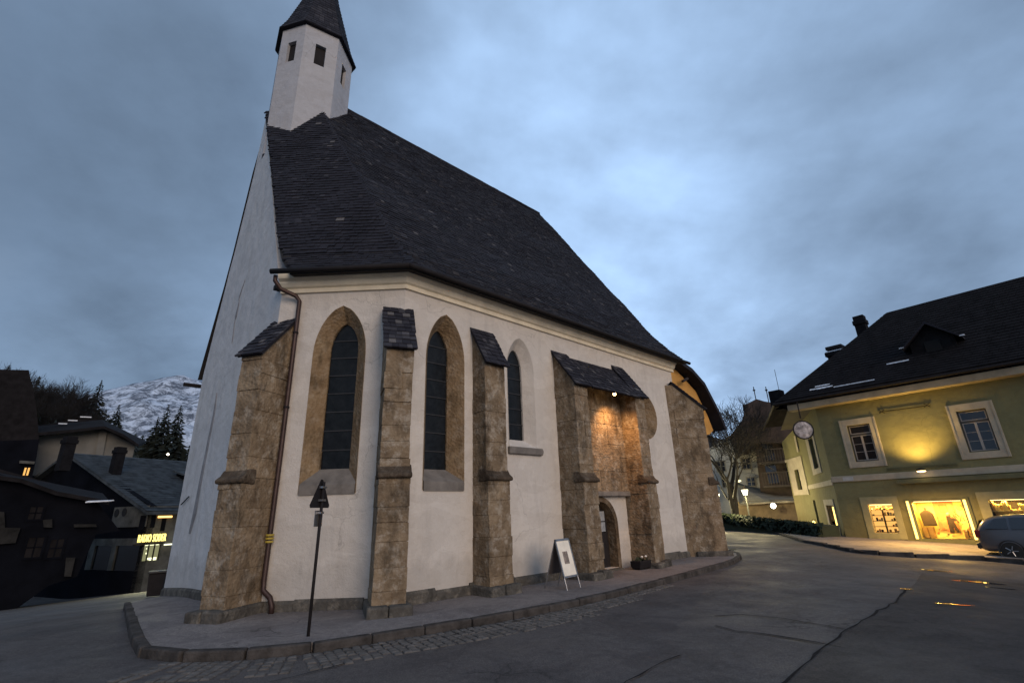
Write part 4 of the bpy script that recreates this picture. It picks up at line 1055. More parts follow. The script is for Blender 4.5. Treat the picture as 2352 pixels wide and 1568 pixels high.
        o = bpy.data.objects.new('display_light', l); COL.objects.link(o); o.location = fr((a0 + a1) / 2, -.14, c1 - .05); 
        o.rotation_euler = Matrix((fr.a, (fr.b * .45 + Vector((0, 0, -1)) * -.0 + fr.b * .0).normalized().cross(fr.a) if False else fr.b, fr.a.cross(fr.b))).transposed().to_euler()
        if (o.rotation_euler.to_matrix() @ Vector((0, 0, -1))).z > 0: o.rotation_euler = Matrix((fr.a, -fr.b, fr.a.cross(-fr.b))).transposed().to_euler()
        return nb
    nb = niche(FS, 2.98, 4.72, -.08, 1.50, .75, M_display, 150)
    def it(name, mat, a0, a1, b0, b1, c0, c1, par=nb, j=.01): m = MB(); m.box(FS, a0, a1, b0, b1, c0, c1, j); return m.build(name, mat, par, bevel=.02)
    it('rug', M_rug, 3.58, 4.28, -.72, -.68, .25, 1.48)
    m = MB(); frame_rect(m, FS, (3.78, 4.06, 1.0, 1.34), (3.81, 4.03, 1.03, 1.31), -.68, -.672); m.build('rug_medallion', M_red, nb)
    # jacket on a stand
    m = MB(); m.prism(FS, [(3.12, .45), (3.60, .45), (3.56, .95), (3.46, 1.08), (3.36, 1.12), (3.28, 1.13), (3.20, 1.08), (3.08, .98)], -.3, -.45); m.build('jacket', M_jacket, nb, bevel=.04)
    m = MB(); m.lathe(FS.shift(3.32, -.37, 0), [(.04, 1.12), (.05, 1.16), (.05, 1.22), (.02, 1.25)], 10); m.build('stand_head', M_jacket, nb)
    m = MB(); m.prism(FS, [(3.98, .18), (4.10, .18), (4.14, .40), (4.22, .18), (4.30, .2), (4.20, .62), (4.34, .66), (4.30, .74), (4.16, .78), (4.10, .86), (4.0, .86), (3.98, .6)], -.28, -.40); m.build('figure_display', M_jacket, nb, bevel=.02)
    m = MB(); m.lathe(FS.shift(4.08, -.34, 0), [(.03, .86), (.06, .90), (.06, .97), (.02, 1.0)], 10); m.build('figure_head', M_cream, nb)
    for a0, a1, z1 in ((3.02, 3.2, .38), (3.22, 3.42, .40), (4.42, 4.56, .30), (4.58, 4.70, .36)): it('cabinet', M_cabinet, a0, a1, -.35, -.6, -.06, z1)
    for k in range(22):
        a = random.uniform(3.5, 4.65); z = random.uniform(.0, .34) if a < 4 else random.uniform(.1, .62); s = random.uniform(.03, .08); it('goods', random.choice((M_jacket, M_red, M_cream, M_cabinet, M_rug)), a, a + s * 1.5, -.3 - s, -.3 + random.uniform(-.1, .0), z, z + s)
    m = MB()
    for k in range(7): a = 4.3 + k * .05; m.tube([FS(a, -.4, .6 + random.uniform(0, .1)), FS(a + random.uniform(-.3, .2), -.45, .82 + random.uniform(0, .18))], .012, 5)
    m.build('branches', M_timber, nb)
    m = MB(); ring(m, FS, circ(4.5, 1.2, .12), -.6, circ(4.5, 1.2, .09), -.58); m.build('lamp_ring', M_cabinet, nb)
    nb2 = niche(FS, 1.25, 2.22, .15, 1.42, .30, M_litwarm, 60)
    for k in range(5): it('shelf', M_timber, 1.27, 2.20, -.08, -.28, .17 + k * .245, .19 + k * .245, nb2, 0)
    for x in (1.72,): it('divider', M_timber, x, x + .02, -.08, -.42, .15, 1.42, nb2, 0)
    for k in range(5):
        for i in range(9):
            a = 1.29 + i * .1 + random.uniform(0, .02)
            if random.random() < .3: continue
            h = random.uniform(.05, .15); it('goods', random.choice((M_display, M_cabinet, M_rug, M_jacket, M_cream)), a, a + random.uniform(.05, .085), -.12, -.24, .19 + k * .245, .19 + k * .245 + h, nb2, .006)
    nb3 = niche(FS, 5.58, 6.70, .1, 1.48, .5, M_timber, 70)
    it('shelf', M_cream, 5.60, 6.68, -.06, -.4, 1.02, 1.05, nb3, 0)
    for i in range(13):
        a = 5.62 + i * .08
        if 6.15 < a < 6.35: it('goods', M_rug, a, a + .075, -.1, -.3, 1.05, 1.09, nb3, 0); continue
        it('book', M_display if i % 3 else M_cabinet, a, a + .068, -.08, -.28, 1.05, 1.05 + random.uniform(.2, .36), nb3, .004)
    for i in range(5): a = 5.66 + i * .2; it('goods', M_cabinet, a, a + .12, -.1, -.25, .85, .85 + random.uniform(.03, .12), nb3, .006)
    it('shelf', M_cream, 5.60, 6.68, -.06, -.4, .82, .845, nb3, 0)
    # side display and door
    m = MB(); m.box(FD, 1.25, 3.55, -.3, -.25, .05, 1.42); m.build('display_niche', M_litwarm, t)
    m = MB(); m.box(FD, 1.25, 3.55, -.03, -.02, .05, 1.42); m.build('pane', M_glass, t)
    m = MB(); m.box(FD, 7.6, 8.6, -.2, -.15, -1.0, 1.72); m.build('door', M_timber, t)
    return t
M_eavecream = simple('dimmed_cornice_paint', (.26, .215, .145), .9, .25, 2, .3, 20)  # trim cream darkened to offset glare from the uplight
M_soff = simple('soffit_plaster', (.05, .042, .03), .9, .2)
M_brick = simple('chimney_render', (.011, .011, .013), .95, .3, 3, .4, 20, spec=.05)
M_plate = simple('street_plate_paint', (.40, .40, .38), .5, .15)
M_trim2 = simple('olive_trim', (.25, .235, .13), .85, .15)
M_display = simple('pale_display', (.80, .66, .24), .8, .12); M_display2 = simple('amber_display', (.55, .30, .08), .8, .3)
M_rug = simple('orange_rug', (.62, .22, .10), .95, .25, 9, .3, 40); M_red = simple('red_weave', (.50, .12, .06), .95, .2)
M_jacket = simple('dark_cloth', (.055, .035, .025), .95, .3); M_cabinet = simple('light_wood', (.42, .25, .08), .7, .25)
M_lit2 = emit('niche_light', (1.0, .68, .25), 5)
gh = green_house()

def wall_uplight():
    t = thing('wall_lamp', FS(3.76, .35, 2.76), 'flat oval lamp glowing on the green wall above the middle shop window', 'lamp')
    m = MB(); m.tube([FS(3.76, 0, 2.86), FS(3.76, .42, 2.86)], .02, 6); m.lathe(Fr(FS(3.76, .46, 2.80), GD, GN), [(.05, .10), (.17, .04), (.19, 0), (.16, -.01)], 16); m.build('lamp_shade', M_dark, t)
    m = MB(); m.lathe(Fr(FS(3.76, .46, 2.76), GD, GN), [(.04, -.03), (.16, -.005), (.16, .02), (.04, .03)], 16); m.build('diffuser', emit('uplight_glow', (1, .70, .30), 9), t)
    l = bpy.data.lights.new('wall_uplight', 'SPOT'); l.energy = 620; l.color = (1, .62, .15); l.spot_size = R(125); l.spot_blend = .9; l.shadow_soft_size = .15
    o = bpy.data.objects.new('wall_uplight', l); COL.objects.link(o); o.location = FS(3.76, .85, 2.93)
    o.rotation_euler = (-(Vector((0, 0, 1)) - GN * .22)).to_track_quat('Z', 'Y').to_euler()
    l = bpy.data.lights.new('added_warm_spot', 'SPOT'); l.energy = 1500; l.color = (1, .58, .17); l.spot_size = R(165); l.spot_blend = .9; l.shadow_soft_size = .1  # added spot without a fixture, warms the shopfront and road
    o = bpy.data.objects.new('added_warm_spot', l); COL.objects.link(o); o.location = FS(3.9, 2.3, 2.4)
    o.rotation_euler = (0, 0, 0)
    # small door lantern on the side wall
    t = thing('door_lantern', FD(9.2, .15, .2), 'tiny glowing lantern low beside the side door of the green house', 'lamp')
    m = MB(); m.lathe(Fr(FD(9.0, .16, .28), D12, FD.b), [(.05, -.14), (.08, -.05), (.08, .1), (.03, .18)], 8); m.build('lantern_glass', emit('lantern_glow', (1, .72, .2), 4), t)
    m = MB(); m.lathe(Fr(FD(9.0, .16, .46), D12, FD.b), [(.1, 0), (.03, .08)], 8); m.tube([FD(9.0, 0, .5), FD(9.0, .16, .5)], .015, 5); m.build('lantern_cap', M_dark, t)
wall_uplight()
def clock():
    c = FD(5.2, .55, 5.88); t = thing('hanging_sign', FD(5.2, .2, 5.2), 'round mottled grey sign in a dark ring on the corner of the green house', 'sign')
    ax = azv(200); fr = Fr(at(1845, 987, 29.0), Vector((ax.y, -ax.x, 0)), ax)
    m = MB(); m.lathe(fr, [(.43, -.08), (.46, -.08), (.475, 0), (.46, .08), (.42, .08), (.42, .05)], 32, 'b'); m.build('ring', M_dark, t, smooth=False)
    m = MB(); m.lathe(fr, [(.42, -.06), (.42, .055), (.25, .07)], 32, 'b'); m.build('disc', M_signface, t)
    p = fr.o; q = FD(4.5, 0, 6.2); m = MB(); m.tube([p + Vector((0, 0, .6)), Vector((p.x, p.y, 6.55)) if p.z < 6.4 else p + Vector((0, 0, .7))], .03, 6); m.build('bracket', M_dark, t)
    return t
def signface():
    m, tt, b = newmat('mottled_sign_face'); c = coord(tt)
    tt.links.new(ramp(tt, noise(tt, 3.2, 6, .7, c, .8), [(.36, (.12, .10, .095)), (.5, (.34, .30, .28)), (.64, (.62, .57, .55))]), b.inputs['Base Color']); b.inputs['Roughness'].default_value = .35; return m
M_signface = signface(); clock()

# pavement and kerb in front of the green house
def pave2():
    m = MB(); K = [gp(1560 + 0, 1200, -.12)]
    ed = [(1700, 1203), (1790, 1222), (1850, 1240), (1974, 1264), (2100, 1272), (2236, 1277), (2380, 1290), (2600, 1330)]
    pts = []
    for q in ed:
        x, y = gp(*q); z = -.12 + drop(x, y)
        for _ in range(4): x, y = gp(*q, z + .1); z = -.12 + drop(x, y)
        pts.append(Vector((x, y, 0)))
    n = len(pts); vs = []
    for i, p in enumerate(pts):
        s = (p - K1).dot(GD); inner = FS(max(-.0, s), -.2, 0) if s > 0 else K1 + D12 * min(16, -s * 1.1) 
        for j in range(4):
            q = p.lerp(Vector((inner.x, inner.y, 0)), j / 3); vs.append((q.x, q.y, -.02 + drop(q.x, q.y)))
    m.add(vs, [(4 * i + j, 4 * i + j + 1, 4 * i + 5 + j, 4 * i + 4 + j) for i in range(n - 1) for j in range(3)])
    pv = m.build('pavement', M_pave, kind='structure')
    P = [(p.x, p.y) for p in pts]; K_ = resample(P, 1.0)
    for a, b in zip(K_, K_[1:]):
        d = b - a; l = d.length
        if l < .3: continue
        d.normalize(); nr = Vector((d.y, -d.x, 0)); 
        if nr.dot(GN) < 0: nr = -nr
        s = MB(); s.box(Fr(a + Vector((0, 0, drop(a.x, a.y))), d, nr), .01, l - .01, -.05, .13, -.4, -.012, .004); s.build('kerb_stone', M_kerb, pv, bevel=.015)
pave2()

# ------------------------------------------------------------------ parked car
def car():
    RW = FS(6.30, 3.45, 0)            # rear axle centre
    z0 = -.12 + drop(RW.x, RW.y) + .02; sc = .93
    t = thing('parked_car', (RW.x, RW.y, z0), 'grey hatchback parked at the kerb before the right shop window', 'car')
    fr = Fr((RW.x, RW.y, z0), GD * sc, GN * sc, Vector((0, 0, sc)))
    # stations along the car: s, bottom z, belt z, roof z, half width at belt, half width at roof
    ST = [(-.86, .42, .78, .80, .62, .50), (-.84, .30, .95, 1.00, .76, .58), (-.72, .24, 1.00, 1.28, .84, .62), (-.45, .22, 1.02, 1.45, .88, .64), (0, .22, 1.02, 1.53, .90, .65), (.7, .22, 1.00, 1.56, .90, .66), (1.3, .22, .98, 1.54, .90, .66), (1.9, .22, .96, 1.42, .90, .62), (2.35, .22, .95, 1.10, .88, .60), (2.6, .22, .94, .97, .86, .70), (3.1, .24, .84, .86, .80, .68), (3.35, .32, .66, .68, .66, .5)]
    vs = []; n = 12
    for s, zb, zl, zr, hw, hr in ST:
        half = [(0, zb), (hw * .9, zb), (hw, zb + .14), (hw, (zb + zl) / 2 + .06), (hw * .985, zl), (hr + .02, max(zl, zr - .05)), (hr * .8, zr), (0, zr + .015)]
        for b, c in half: vs.append(fr(s, b, c))
        for b, c in reversed(half[1:-1]): vs.append(fr(s, -b, c))
    k = 14; fs = []; mi = []
    for i in range(len(ST) - 1):
        for j in range(k):
            fs.append((i * k + j, i * k + (j + 1) % k, (i + 1) * k + (j + 1) % k, (i + 1) * k + j))
    fs += [tuple(range(k)), tuple((len(ST) - 1) * k + j for j in range(k))]
    m = MB(); m.add(vs, fs); bd = m.build('body', M_carpaint, t, smooth=True)
    sub = bd.modifiers.new('s', 'SUBSURF'); sub.levels = 2; sub.render_levels = 2
    for side in (1, -1):
        # side glass following the shell
        for pts in ([(-.56, 1.06), (.10, 1.06), (.10, 1.44), (-.22, 1.42)], [(.18, 1.05), (1.0, 1.04), (1.0, 1.47), (.18, 1.45)], [(1.08, 1.03), (2.0, 1.0), (1.62, 1.38), (1.08, 1.46)]):
            m = MB(); w_ = lambda c: (.885 + (.655 - .885) * (c - 1.0) / .5 + .022) * side
            m.add([fr(a, w_(c), c) for a, c in pts] + [fr(a, w_(c) - .03 * side, c) for a, c in pts], [(0, 1, 2, 3), (7, 6, 5, 4), (0, 4, 5, 1), (1, 5, 6, 2), (2, 6, 7, 3), (3, 7, 4, 0)]); m.build('side_window', M_carglass, t)
        for s in (0, 2.45):
            wfr = Fr(fr(s, side * .80, .30), fr.a, fr.b * side, fr.c)
            m = MB(); m.lathe(wfr, [(.17, -.1), (.30, -.1), (.31, 0), (.30, .10), (.19, .11)], 24, 'b'); wh = m.build('wheel', M_rubber, t, smooth=False)
            m = MB(); m.lathe(wfr, [(.03, .085), (.06, .10), (.06, .095), (.185, .07), (.20, .105)], 24, 'b')
            m.build('rim', M_rim, wh)
            for q in range(5):
                a = 2 * PI * q / 5; m = MB(); m.tube([wfr(.03 * math.cos(a), .10, .03 * math.sin(a)), wfr(.18 * math.cos(a), .10, .18 * math.sin(a))], .02, 5); m.build('spoke', M_metal, wh)
            m = MB(); ring(m, wfr, circ(0, 0, .37), .105, circ(0, 0, .315), .085); m.build('wheel_arch', M_plasticblack, t)
        m = MB(); m.box(fr, 1.75, 1.95, side * .9, side * 1.04, 1.0, 1.12, .01); m.build('mirror', M_carpaint, t, bevel=.03)
        m = MB(); m.box(fr, .75, .93, side * .905, side * .925, .86, .89); m.build('door_handle', M_plasticblack, t)
        m = MB(); m.prism(Fr(fr.o, fr.b, fr.a, fr.c), [(side * .60, .72), (side * .80, .74), (side * .80, 1.0), (side * .66, 1.02)], -.90, -.74); m.build('tail_light', M_tail, t, bevel=.02)
    m = MB(); m.add([fr(-.87, -.5, 1.0), fr(-.87, .5, 1.0), fr(-.70, .48, 1.36), fr(-.70, -.48, 1.36), fr(-.83, -.5, 1.0), fr(-.83, .5, 1.0), fr(-.66, .48, 1.36), fr(-.66, -.48, 1.36)], [(0, 1, 2, 3), (7, 6, 5, 4), (0, 4, 5, 1), (2, 6, 7, 3)]); m.build('rear_window', M_carglass, t)
    m = MB(); m.box(fr, -.95, -.8, -.76, .76, .34, .56, .0); m.build('bumper', M_plasticblack, t, bevel=.05)
    m = MB(); m.box(fr, -.91, -.89, -.26, .26, .66, .77); m.build('number_plate', M_plate, t)
M_rim = simple('alloy_rim', (.25, .25, .26), .35, .1, 5, 0, metal=.8); M_tail = simple('tail_lamp_red', (.16, .01, .01), .25, .1, 4, 0)
car()

# ------------------------------------------------------------------ background on the right
def slabpx(mb, poly, dist, thick, tone=.4):
    """upright polygon facing the square at this distance, with real thickness away from it"""
    c = at(sum(p[0] for p in poly) / len(poly), 1150, dist); n = Vector((c.x, c.y, 0)).normalized(); d = Vector((n.y, -n.x, 0))
    base = Vector((c.x, c.y, 0)); pts = [onplane(base, d, *p) for p in poly]
    mb.tone = tone; mb.prism(Fr(base, d, n), pts, 0, thick); return Fr(base, d, -n), pts
Z6 = lambda x, y: (1499.4 + .3374 * x, 793.8 + .3374 * y)
ZC = lambda x, y: ((2750 + x / 5.228) / 1.7007, (1850 + y / 5.228) / 1.7007)
def house_part(t, name, mat, poly, dist, thick, zf=Z6, par=None, **kw):
    m = MB(); fr, pts = slabpx(m, [zf(*p) for p in poly], dist, thick); o = m.build(name, mat, par or t, **kw); return o, fr, pts
def winpx(t, dist, x0, y0, x1, y1, zf=Z6, frame=M_cream, glass=M_winglass, ref=None):
    """window standing just proud of a wall at this distance"""
    fr, pts = ref; base = fr.o; q = [onplane(base, fr.a, *zf(*p)) for p in ((x0, y0), (x1, y1))]
    a0, a1 = sorted((q[0][0], q[1][0])); c0, c1 = sorted((q[0][1], q[1][1])); m = MB()
    frame_rect(m, fr, (a0 - .1, a1 + .1, c0 - .1, c1 + .1), (a0, a1, c0, c1), .0, .05); w_ = m.build('window', frame, t)
    m = MB(); m.box(fr, a0, a1, -.02, .02, c0, c1); m.build('pane', glass, w_)
    m = MB(); mid = (a0 + a1) / 2; m.box(fr, mid - .03, mid + .03, .02, .04, c0, c1); m.box(fr, a0, a1, .02, .04, (c0 + c1) / 2 - .03, (c0 + c1) / 2 + .03); m.build('glazing_bar', frame, w_)
    return w_
def right_background():
    # timber house with balconies
    t = thing('timber_house', at(1760, 1190, 47), 'tall brown timber house with railed balconies behind the green corner house', 'house')
    o, fr, p = house_part(t, 'wall', M_timber, [(690, 640), (1000, 640), (1060, 1290), (760, 1290), (735, 1000)], 47, 9)
    house_part(t, 'roof', M_timberroof, [(520, 620), (600, 520), (620, 470), (640, 410), (610, 402), (640, 395), (705, 362), (760, 378), (800, 385), (1000, 400), (1010, 660), (700, 660)], 46, 10)
    for yy in (800, 955):
        x0, x1 = (730 + (yy - 800) * .15, 905 + (yy - 800) * .2); q0 = onplane(fr.o, fr.a, *Z6(x0, yy)); q1 = onplane(fr.o, fr.a, *Z6(x1, yy)); zz = q0[1]
        m = MB(); m.box(fr, q0[0], q1[0] + .8, 1.2, .0, zz - .15, zz); bl = m.build('balcony', M_timber2, t)
        m = MB(); m.box(fr, q0[0], q1[0] + .8, 1.2, 1.14, zz + .95, zz + 1.03); m.build('handrail', M_timber2, bl)
        k = q0[0]
        while k < q1[0] + .8:
            m = MB(); m.box(fr, k, k + .07, 1.19, 1.15, zz, zz + .95); m.build('baluster', M_timber2, bl); k += .2
        for k in range(3):
            a = q0[0] + .4 + k * 1.5; m = MB(); m.box(fr, a, a + .8, -.02, .06, zz + .2, zz + 1.9); m.build('window', M_winglass, t)
    for px in (703, 787): 
        b = at(*Z6(px, 372), 46.5); m = MB(); m.tube([b - Vector((0, 0, .4)), b + Vector((0, 0, 1.2))], .04, 5); m.lathe(Fr(b + Vector((0, 0, .9)), Vector((1, 0, 0)), Vector((0, 1, 0))), [(.02, -.1), (.13, 0), (.02, .1)], 8); m.build('finial', M_dark, t)
    b = at(*Z6(865, 330), 47); m = MB(); m.tube([b - Vector((0, 0, 1)), b + Vector((0, 0, 2.2))], .02, 4); m.build('aerial', M_dark, t)
    # white house with a dark gable
    t = thing('white_house', at(1700, 1190, 52), 'pale rendered house behind the bare tree with a dark timber gable', 'house')
    o, fr, p = house_part(t, 'wall', M_white, [(350, 720), (520, 610), (700, 680), (770, 1200), (380, 1200)], 53, 7)
    house_part(t, 'gable', M_timber, [(545, 620), (600, 595), (660, 640), (668, 735), (560, 742)], 52, 1)
    for q in ((430, 790, 495, 850), (470, 900, 510, 960), (600, 770, 670, 835), (640, 900, 700, 950)): winpx(t, 53, *q, ref=(fr, p))
    t = thing('slate_roof_house', at(1640, 1190, 60), 'house with blue-grey slate roof glimpsed right of the last church buttress', 'house')
    o, fr, p = house_part(t, 'wall', M_white, [(330, 720), (470, 720), (520, 1200), (350, 1200)], 60, 8)
    house_part(t, 'roof', M_slate, [(320, 620), (350, 600), (480, 640), (475, 722), (330, 726)], 59.5, 6)
    for q in ((355, 800, 395, 850), (470, 1060, 530, 1140), (360, 900, 400, 950)): winpx(t, 60, *q, ref=(fr, p))
    # low shed with tile roof
    t = thing('low_shed', at(1750, 1195, 44), 'long low brown building with a pale sloping roof behind the hedge', 'shed')
    o, fr, p = house_part(t, 'wall', M_shed, [(570, 1060), (1010, 1040), (1050, 1200), (600, 1200)], 44, 4)
    m = MB(); A = [at(*Z6(x, y), d) for x, y, d in ((570, 930, 49), (760, 985, 49), (1000, 1005, 49), (1040, 1050, 43.3), (800, 1060, 43.3), (590, 1075, 43.3))]
    m.slab(A, (0, 0, -.12)); m.build('roof', M_slate2, t)
    # hedge
    m = MB(); hp = []
    for i in range(3200):
        s = random.random(); px = 445 + s * 700; c = at(*Z6(px, 1205 + s * 40), 41 - s * 11); top = 1140 + s * 75; bot = 1200 + s * 95
        q = at(*Z6(px, random.uniform(top, bot)), 41 - s * 11 + random.uniform(-.4, .6)); r_ = random.uniform(.08, .2)
        u_ = Vector((random.uniform(-1, 1), random.uniform(-1, 1), random.uniform(-1, 1))).normalized(); v_ = u_.orthogonal().normalized()
        m.add([q - u_ * r_, q + v_ * r_ * .6, q + u_ * r_, q - v_ * r_ * .6], [(0, 1, 2, 3)])
    for i in range(14):
        s = i / 14; a = at(*Z6(445 + s * 700, 1150 + s * 75), 41 - s * 11); s2 = (i + 1) / 14; b = at(*Z6(445 + s2 * 700, 1150 + s2 * 75), 41 - s2 * 11); d = (b - a); l = d.length; d.z = 0; d.normalize()
        m.box(Fr(Vector((a.x, a.y, 0)), d, Vector((-d.y, d.x, 0))), 0, l, 0, .8, -1, (a.z + b.z) / 2)
    tag(m.build('hedge', M_hedge, recalc=False), 'dark clipped hedge running along the far side of the street', 'hedge')
M_timberroof = simple('brown_shingle_roof', (.030, .020, .019), .85, .45, 1.2, .5, 8); M_lfaint = simple('faint_render', (.022, .022, .022), .95, .6, 1.2, .3, 12, spec=.05)
M_timber2 = simple('grey_timber', (.034, .027, .023), .85, .3, 4, .2, 20)
M_slate = simple('slate', (.05, .055, .065), .7, .4, 2, .4, 12); M_slate2 = simple('pale_tile', (.16, .15, .12), .85, .3, 2, .4, 10); M_shed = simple('shed_boards', (.10, .075, .045), .9, .3, 2, .3, 12)
right_background()

def street_lamp(px, py_base, py_head, dist, label, energy, upper=True):
    b = at(px[0], py_base, dist); hd = at(px[1], py_head, dist); b = Vector((hd.x, hd.y, -.12 + drop(hd.x, hd.y)))
    t = thing('street_lamp', b, label, 'street lamp', 'lit street lamps by the hedge')
    m = MB(); m.tube([b, b + Vector((0, 0, .8)), hd + Vector((0, 0, -.25))], [.09, .05, .04], 10); m.build('pole', M_lampgrey, t)
    fr = Fr(hd, Vector((1, 0, 0)), Vector((0, 1, 0)))
    m = MB(); m.lathe(fr, [(.12, -.2), (.22, .12), (.24, .16), (.12, .2)], 8); m.build('lantern_glass', emit('street_glow', (1, .93, .55), 7), t)
    m = MB(); m.lathe(fr, [(.27, .17), (.22, .24), (.06, .34), (.02, .45)], 8); m.build('lamp_hood', M_dark, t)
    l = bpy.data.lights.new('street_light', 'POINT'); l.energy = energy; l.color = (1, .82, .42); l.shadow_soft_size = .2
    o = bpy.data.objects.new('street_light', l); COL.objects.link(o); o.location = hd + Vector((0, 0, -.1)) - Vector((hd.x, hd.y, 0)).normalized() * 1.3
M_lampgrey = simple('lamp_post_paint', (.05, .055, .05), .5, .2)
street_lamp((1720, 1711), 1203, 1130, 40, 'street lamp on a pale post standing before the hedge, right of the bare tree', 850)
street_lamp((1652, 1647), 1200, 1139, 45, 'street lamp on a pale post close beside the last church buttress', 700)
def globe():
    c = at(1776, 1161, 42.5); t = thing('globe_lamp', c, 'round white globe lamp on the wall of the low brown shed', 'lamp')
    m = MB(); m.lathe(Fr(c, Vector((1, 0, 0)), Vector((0, 1, 0))), [(.02, -.2), (.14, -.14), (.2, 0), (.14, .14), (.02, .2)], 14); m.build('globe', emit('globe_glow', (1, .9, .72), 6), t, smooth=True)
    m = MB(); m.tube([c + Vector((0, 0, .18)), c + Vector((0, 0, .3)), c + Vector((.5, 1.5, .35))], .025, 5); m.build('arm', M_dark, t)
    l = bpy.data.lights.new('globe_light', 'POINT'); l.energy = 120; l.color = (1, .72, .4); l.shadow_soft_size = .2; o = bpy.data.objects.new('globe_light', l); COL.objects.link(o); o.location = c - Vector((c.x, c.y, 0)).normalized() * .5
    # upper glows added in place of lamp reflections, with poles
    for px, py, d, lb in ((1695, 1104, 48, 'small added glow for a lamp reflection above the taller street lamp'), (1626, 1117, 50, 'small added glow for a lamp reflection beside the last buttress')):
        c = at(px, py, d); t = thing('reflection_glow', c, lb, 'lamp'); m = MB(); m.lathe(Fr(c, Vector((1, 0, 0)), Vector((0, 1, 0))), [(.1, -.1), (.26, -.03), (.26, .03), (.08, .1)], 10); m.build('glow', emit('reflection_emit', (1, .92, .5), 2.2), t)
        m = MB(); m.tube([c + Vector((0, 0, .05)), c + Vector((.3, .6, .4)), Vector((c.x + .5, c.y + 1, -.1))], .035, 5); m.build('pole', M_dark, t)
globe()

# trees
def bare_tree(base, height, seed, label, mat=M_bark, spread=.55, levels=6, group=None, trunk_r=.24, dens=1.0):
    rnd = random.Random(seed); t = thing('bare_tree', base, label, 'tree', group); tr = MB(); cr = MB(); tw = MB()
    def grow(p, d, l, r, lev, mb):
        n = 3; pts = [p]; rs = [r]
        for i in range(n):
            d = (d + Vector((rnd.uniform(-.16, .16), rnd.uniform(-.16, .16), rnd.uniform(-.04, .10)))).normalized(); p = p + d * l / n; pts.append(p); rs.append(r * (1 - .36 * (i + 1) / n))
        mb.tube(pts, rs, 7 if lev < 2 else (4 if lev < 4 else 3), cap=False)
        if lev >= levels: return
        k = 3 if rnd.random() < .62 * dens else 2
        if lev == 0: k = 4
        if lev >= 3 and rnd.random() < .55 * dens: k += 1
        for i in range(k):
            ax = d.orthogonal().normalized(); ax.rotate(Matrix.Rotation(rnd.uniform(0, 2 * PI), 3, d)); 
            nd = (d + ax * rnd.uniform(spread * .6, spread * 1.5)).normalized(); nd.z += .06; nd.normalize()
            q = pts[-1] if i < 2 else pts[rnd.choice((1, 2))]
            grow(q, nd, l * rnd.uniform(.64, .86), max(.012, rs[-1] * rnd.uniform(.66, .86)), lev + 1, cr if lev < 3 else tw)
    grow(Vector(base), Vector((0, 0, 1)), height * .27, trunk_r, 0, tr)
    tr.build('trunk', mat, t, recalc=False, smooth=True); cr.build('limbs', mat, t, recalc=False); tw.build('twigs', mat, t, recalc=False, kind='stuff')
    return t
b = at(1690, 1190, 43); bare_tree((b.x, b.y, -.2), 11.8, 5, 'tall bare winter tree with spreading crown beside the church end', levels=7, spread=.66, trunk_r=.34, dens=1.15)
b = at(1652, 1190, 56); bare_tree((b.x, b.y, -.2), 9.0, 11, 'thin bare tree behind the lamp nearest the church buttress', levels=6, spread=.55, trunk_r=.14)

def conifer(base, height, rad, seed, label, group='spruces on the dark slope', snow=False):
    rnd = random.Random(seed); t = thing('spruce_tree', base, label, 'tree', group); b = Vector(base)
    m = MB(); m.tube([b, b + Vector((0, 0, height * .97))], [height * .022, .02], 6); m.build('trunk', M_bark, t)
    m = MB(); lay = int(height * 3.2)
    for i in range(lay):
        f = i / lay; z = height * (.06 + .92 * f); r = rad * (1 - f) ** .85 * rnd.uniform(.75, 1.15) + .05; k = max(5, int(13 * (1 - f) + 4))
        for j in range(k):
            a = 2 * PI * (j + rnd.random()) / k; rr = r * rnd.uniform(.7, 1.12); d = Vector((math.cos(a), math.sin(a), 0)); s = Vector((-d.y, d.x, 0)); dr = rr * rnd.uniform(.18, .42)
            p0 = b + Vector((0, 0, z)); tip = p0 + d * rr - Vector((0, 0, dr)); w_ = rr * .22
            m.add([p0 + Vector((0, 0, .15)), p0 + d * rr * .5 + s * w_ - Vector((0, 0, dr * .2)), tip, p0 + d * rr * .5 - s * w_ - Vector((0, 0, dr * .2)), p0 + d * rr * .55 + Vector((0, 0, -dr * .9 - .1))], [(0, 1, 2), (0, 2, 3), (1, 4, 2), (3, 2, 4)])
    m.build('crown', M_conifer, t, recalc=False)

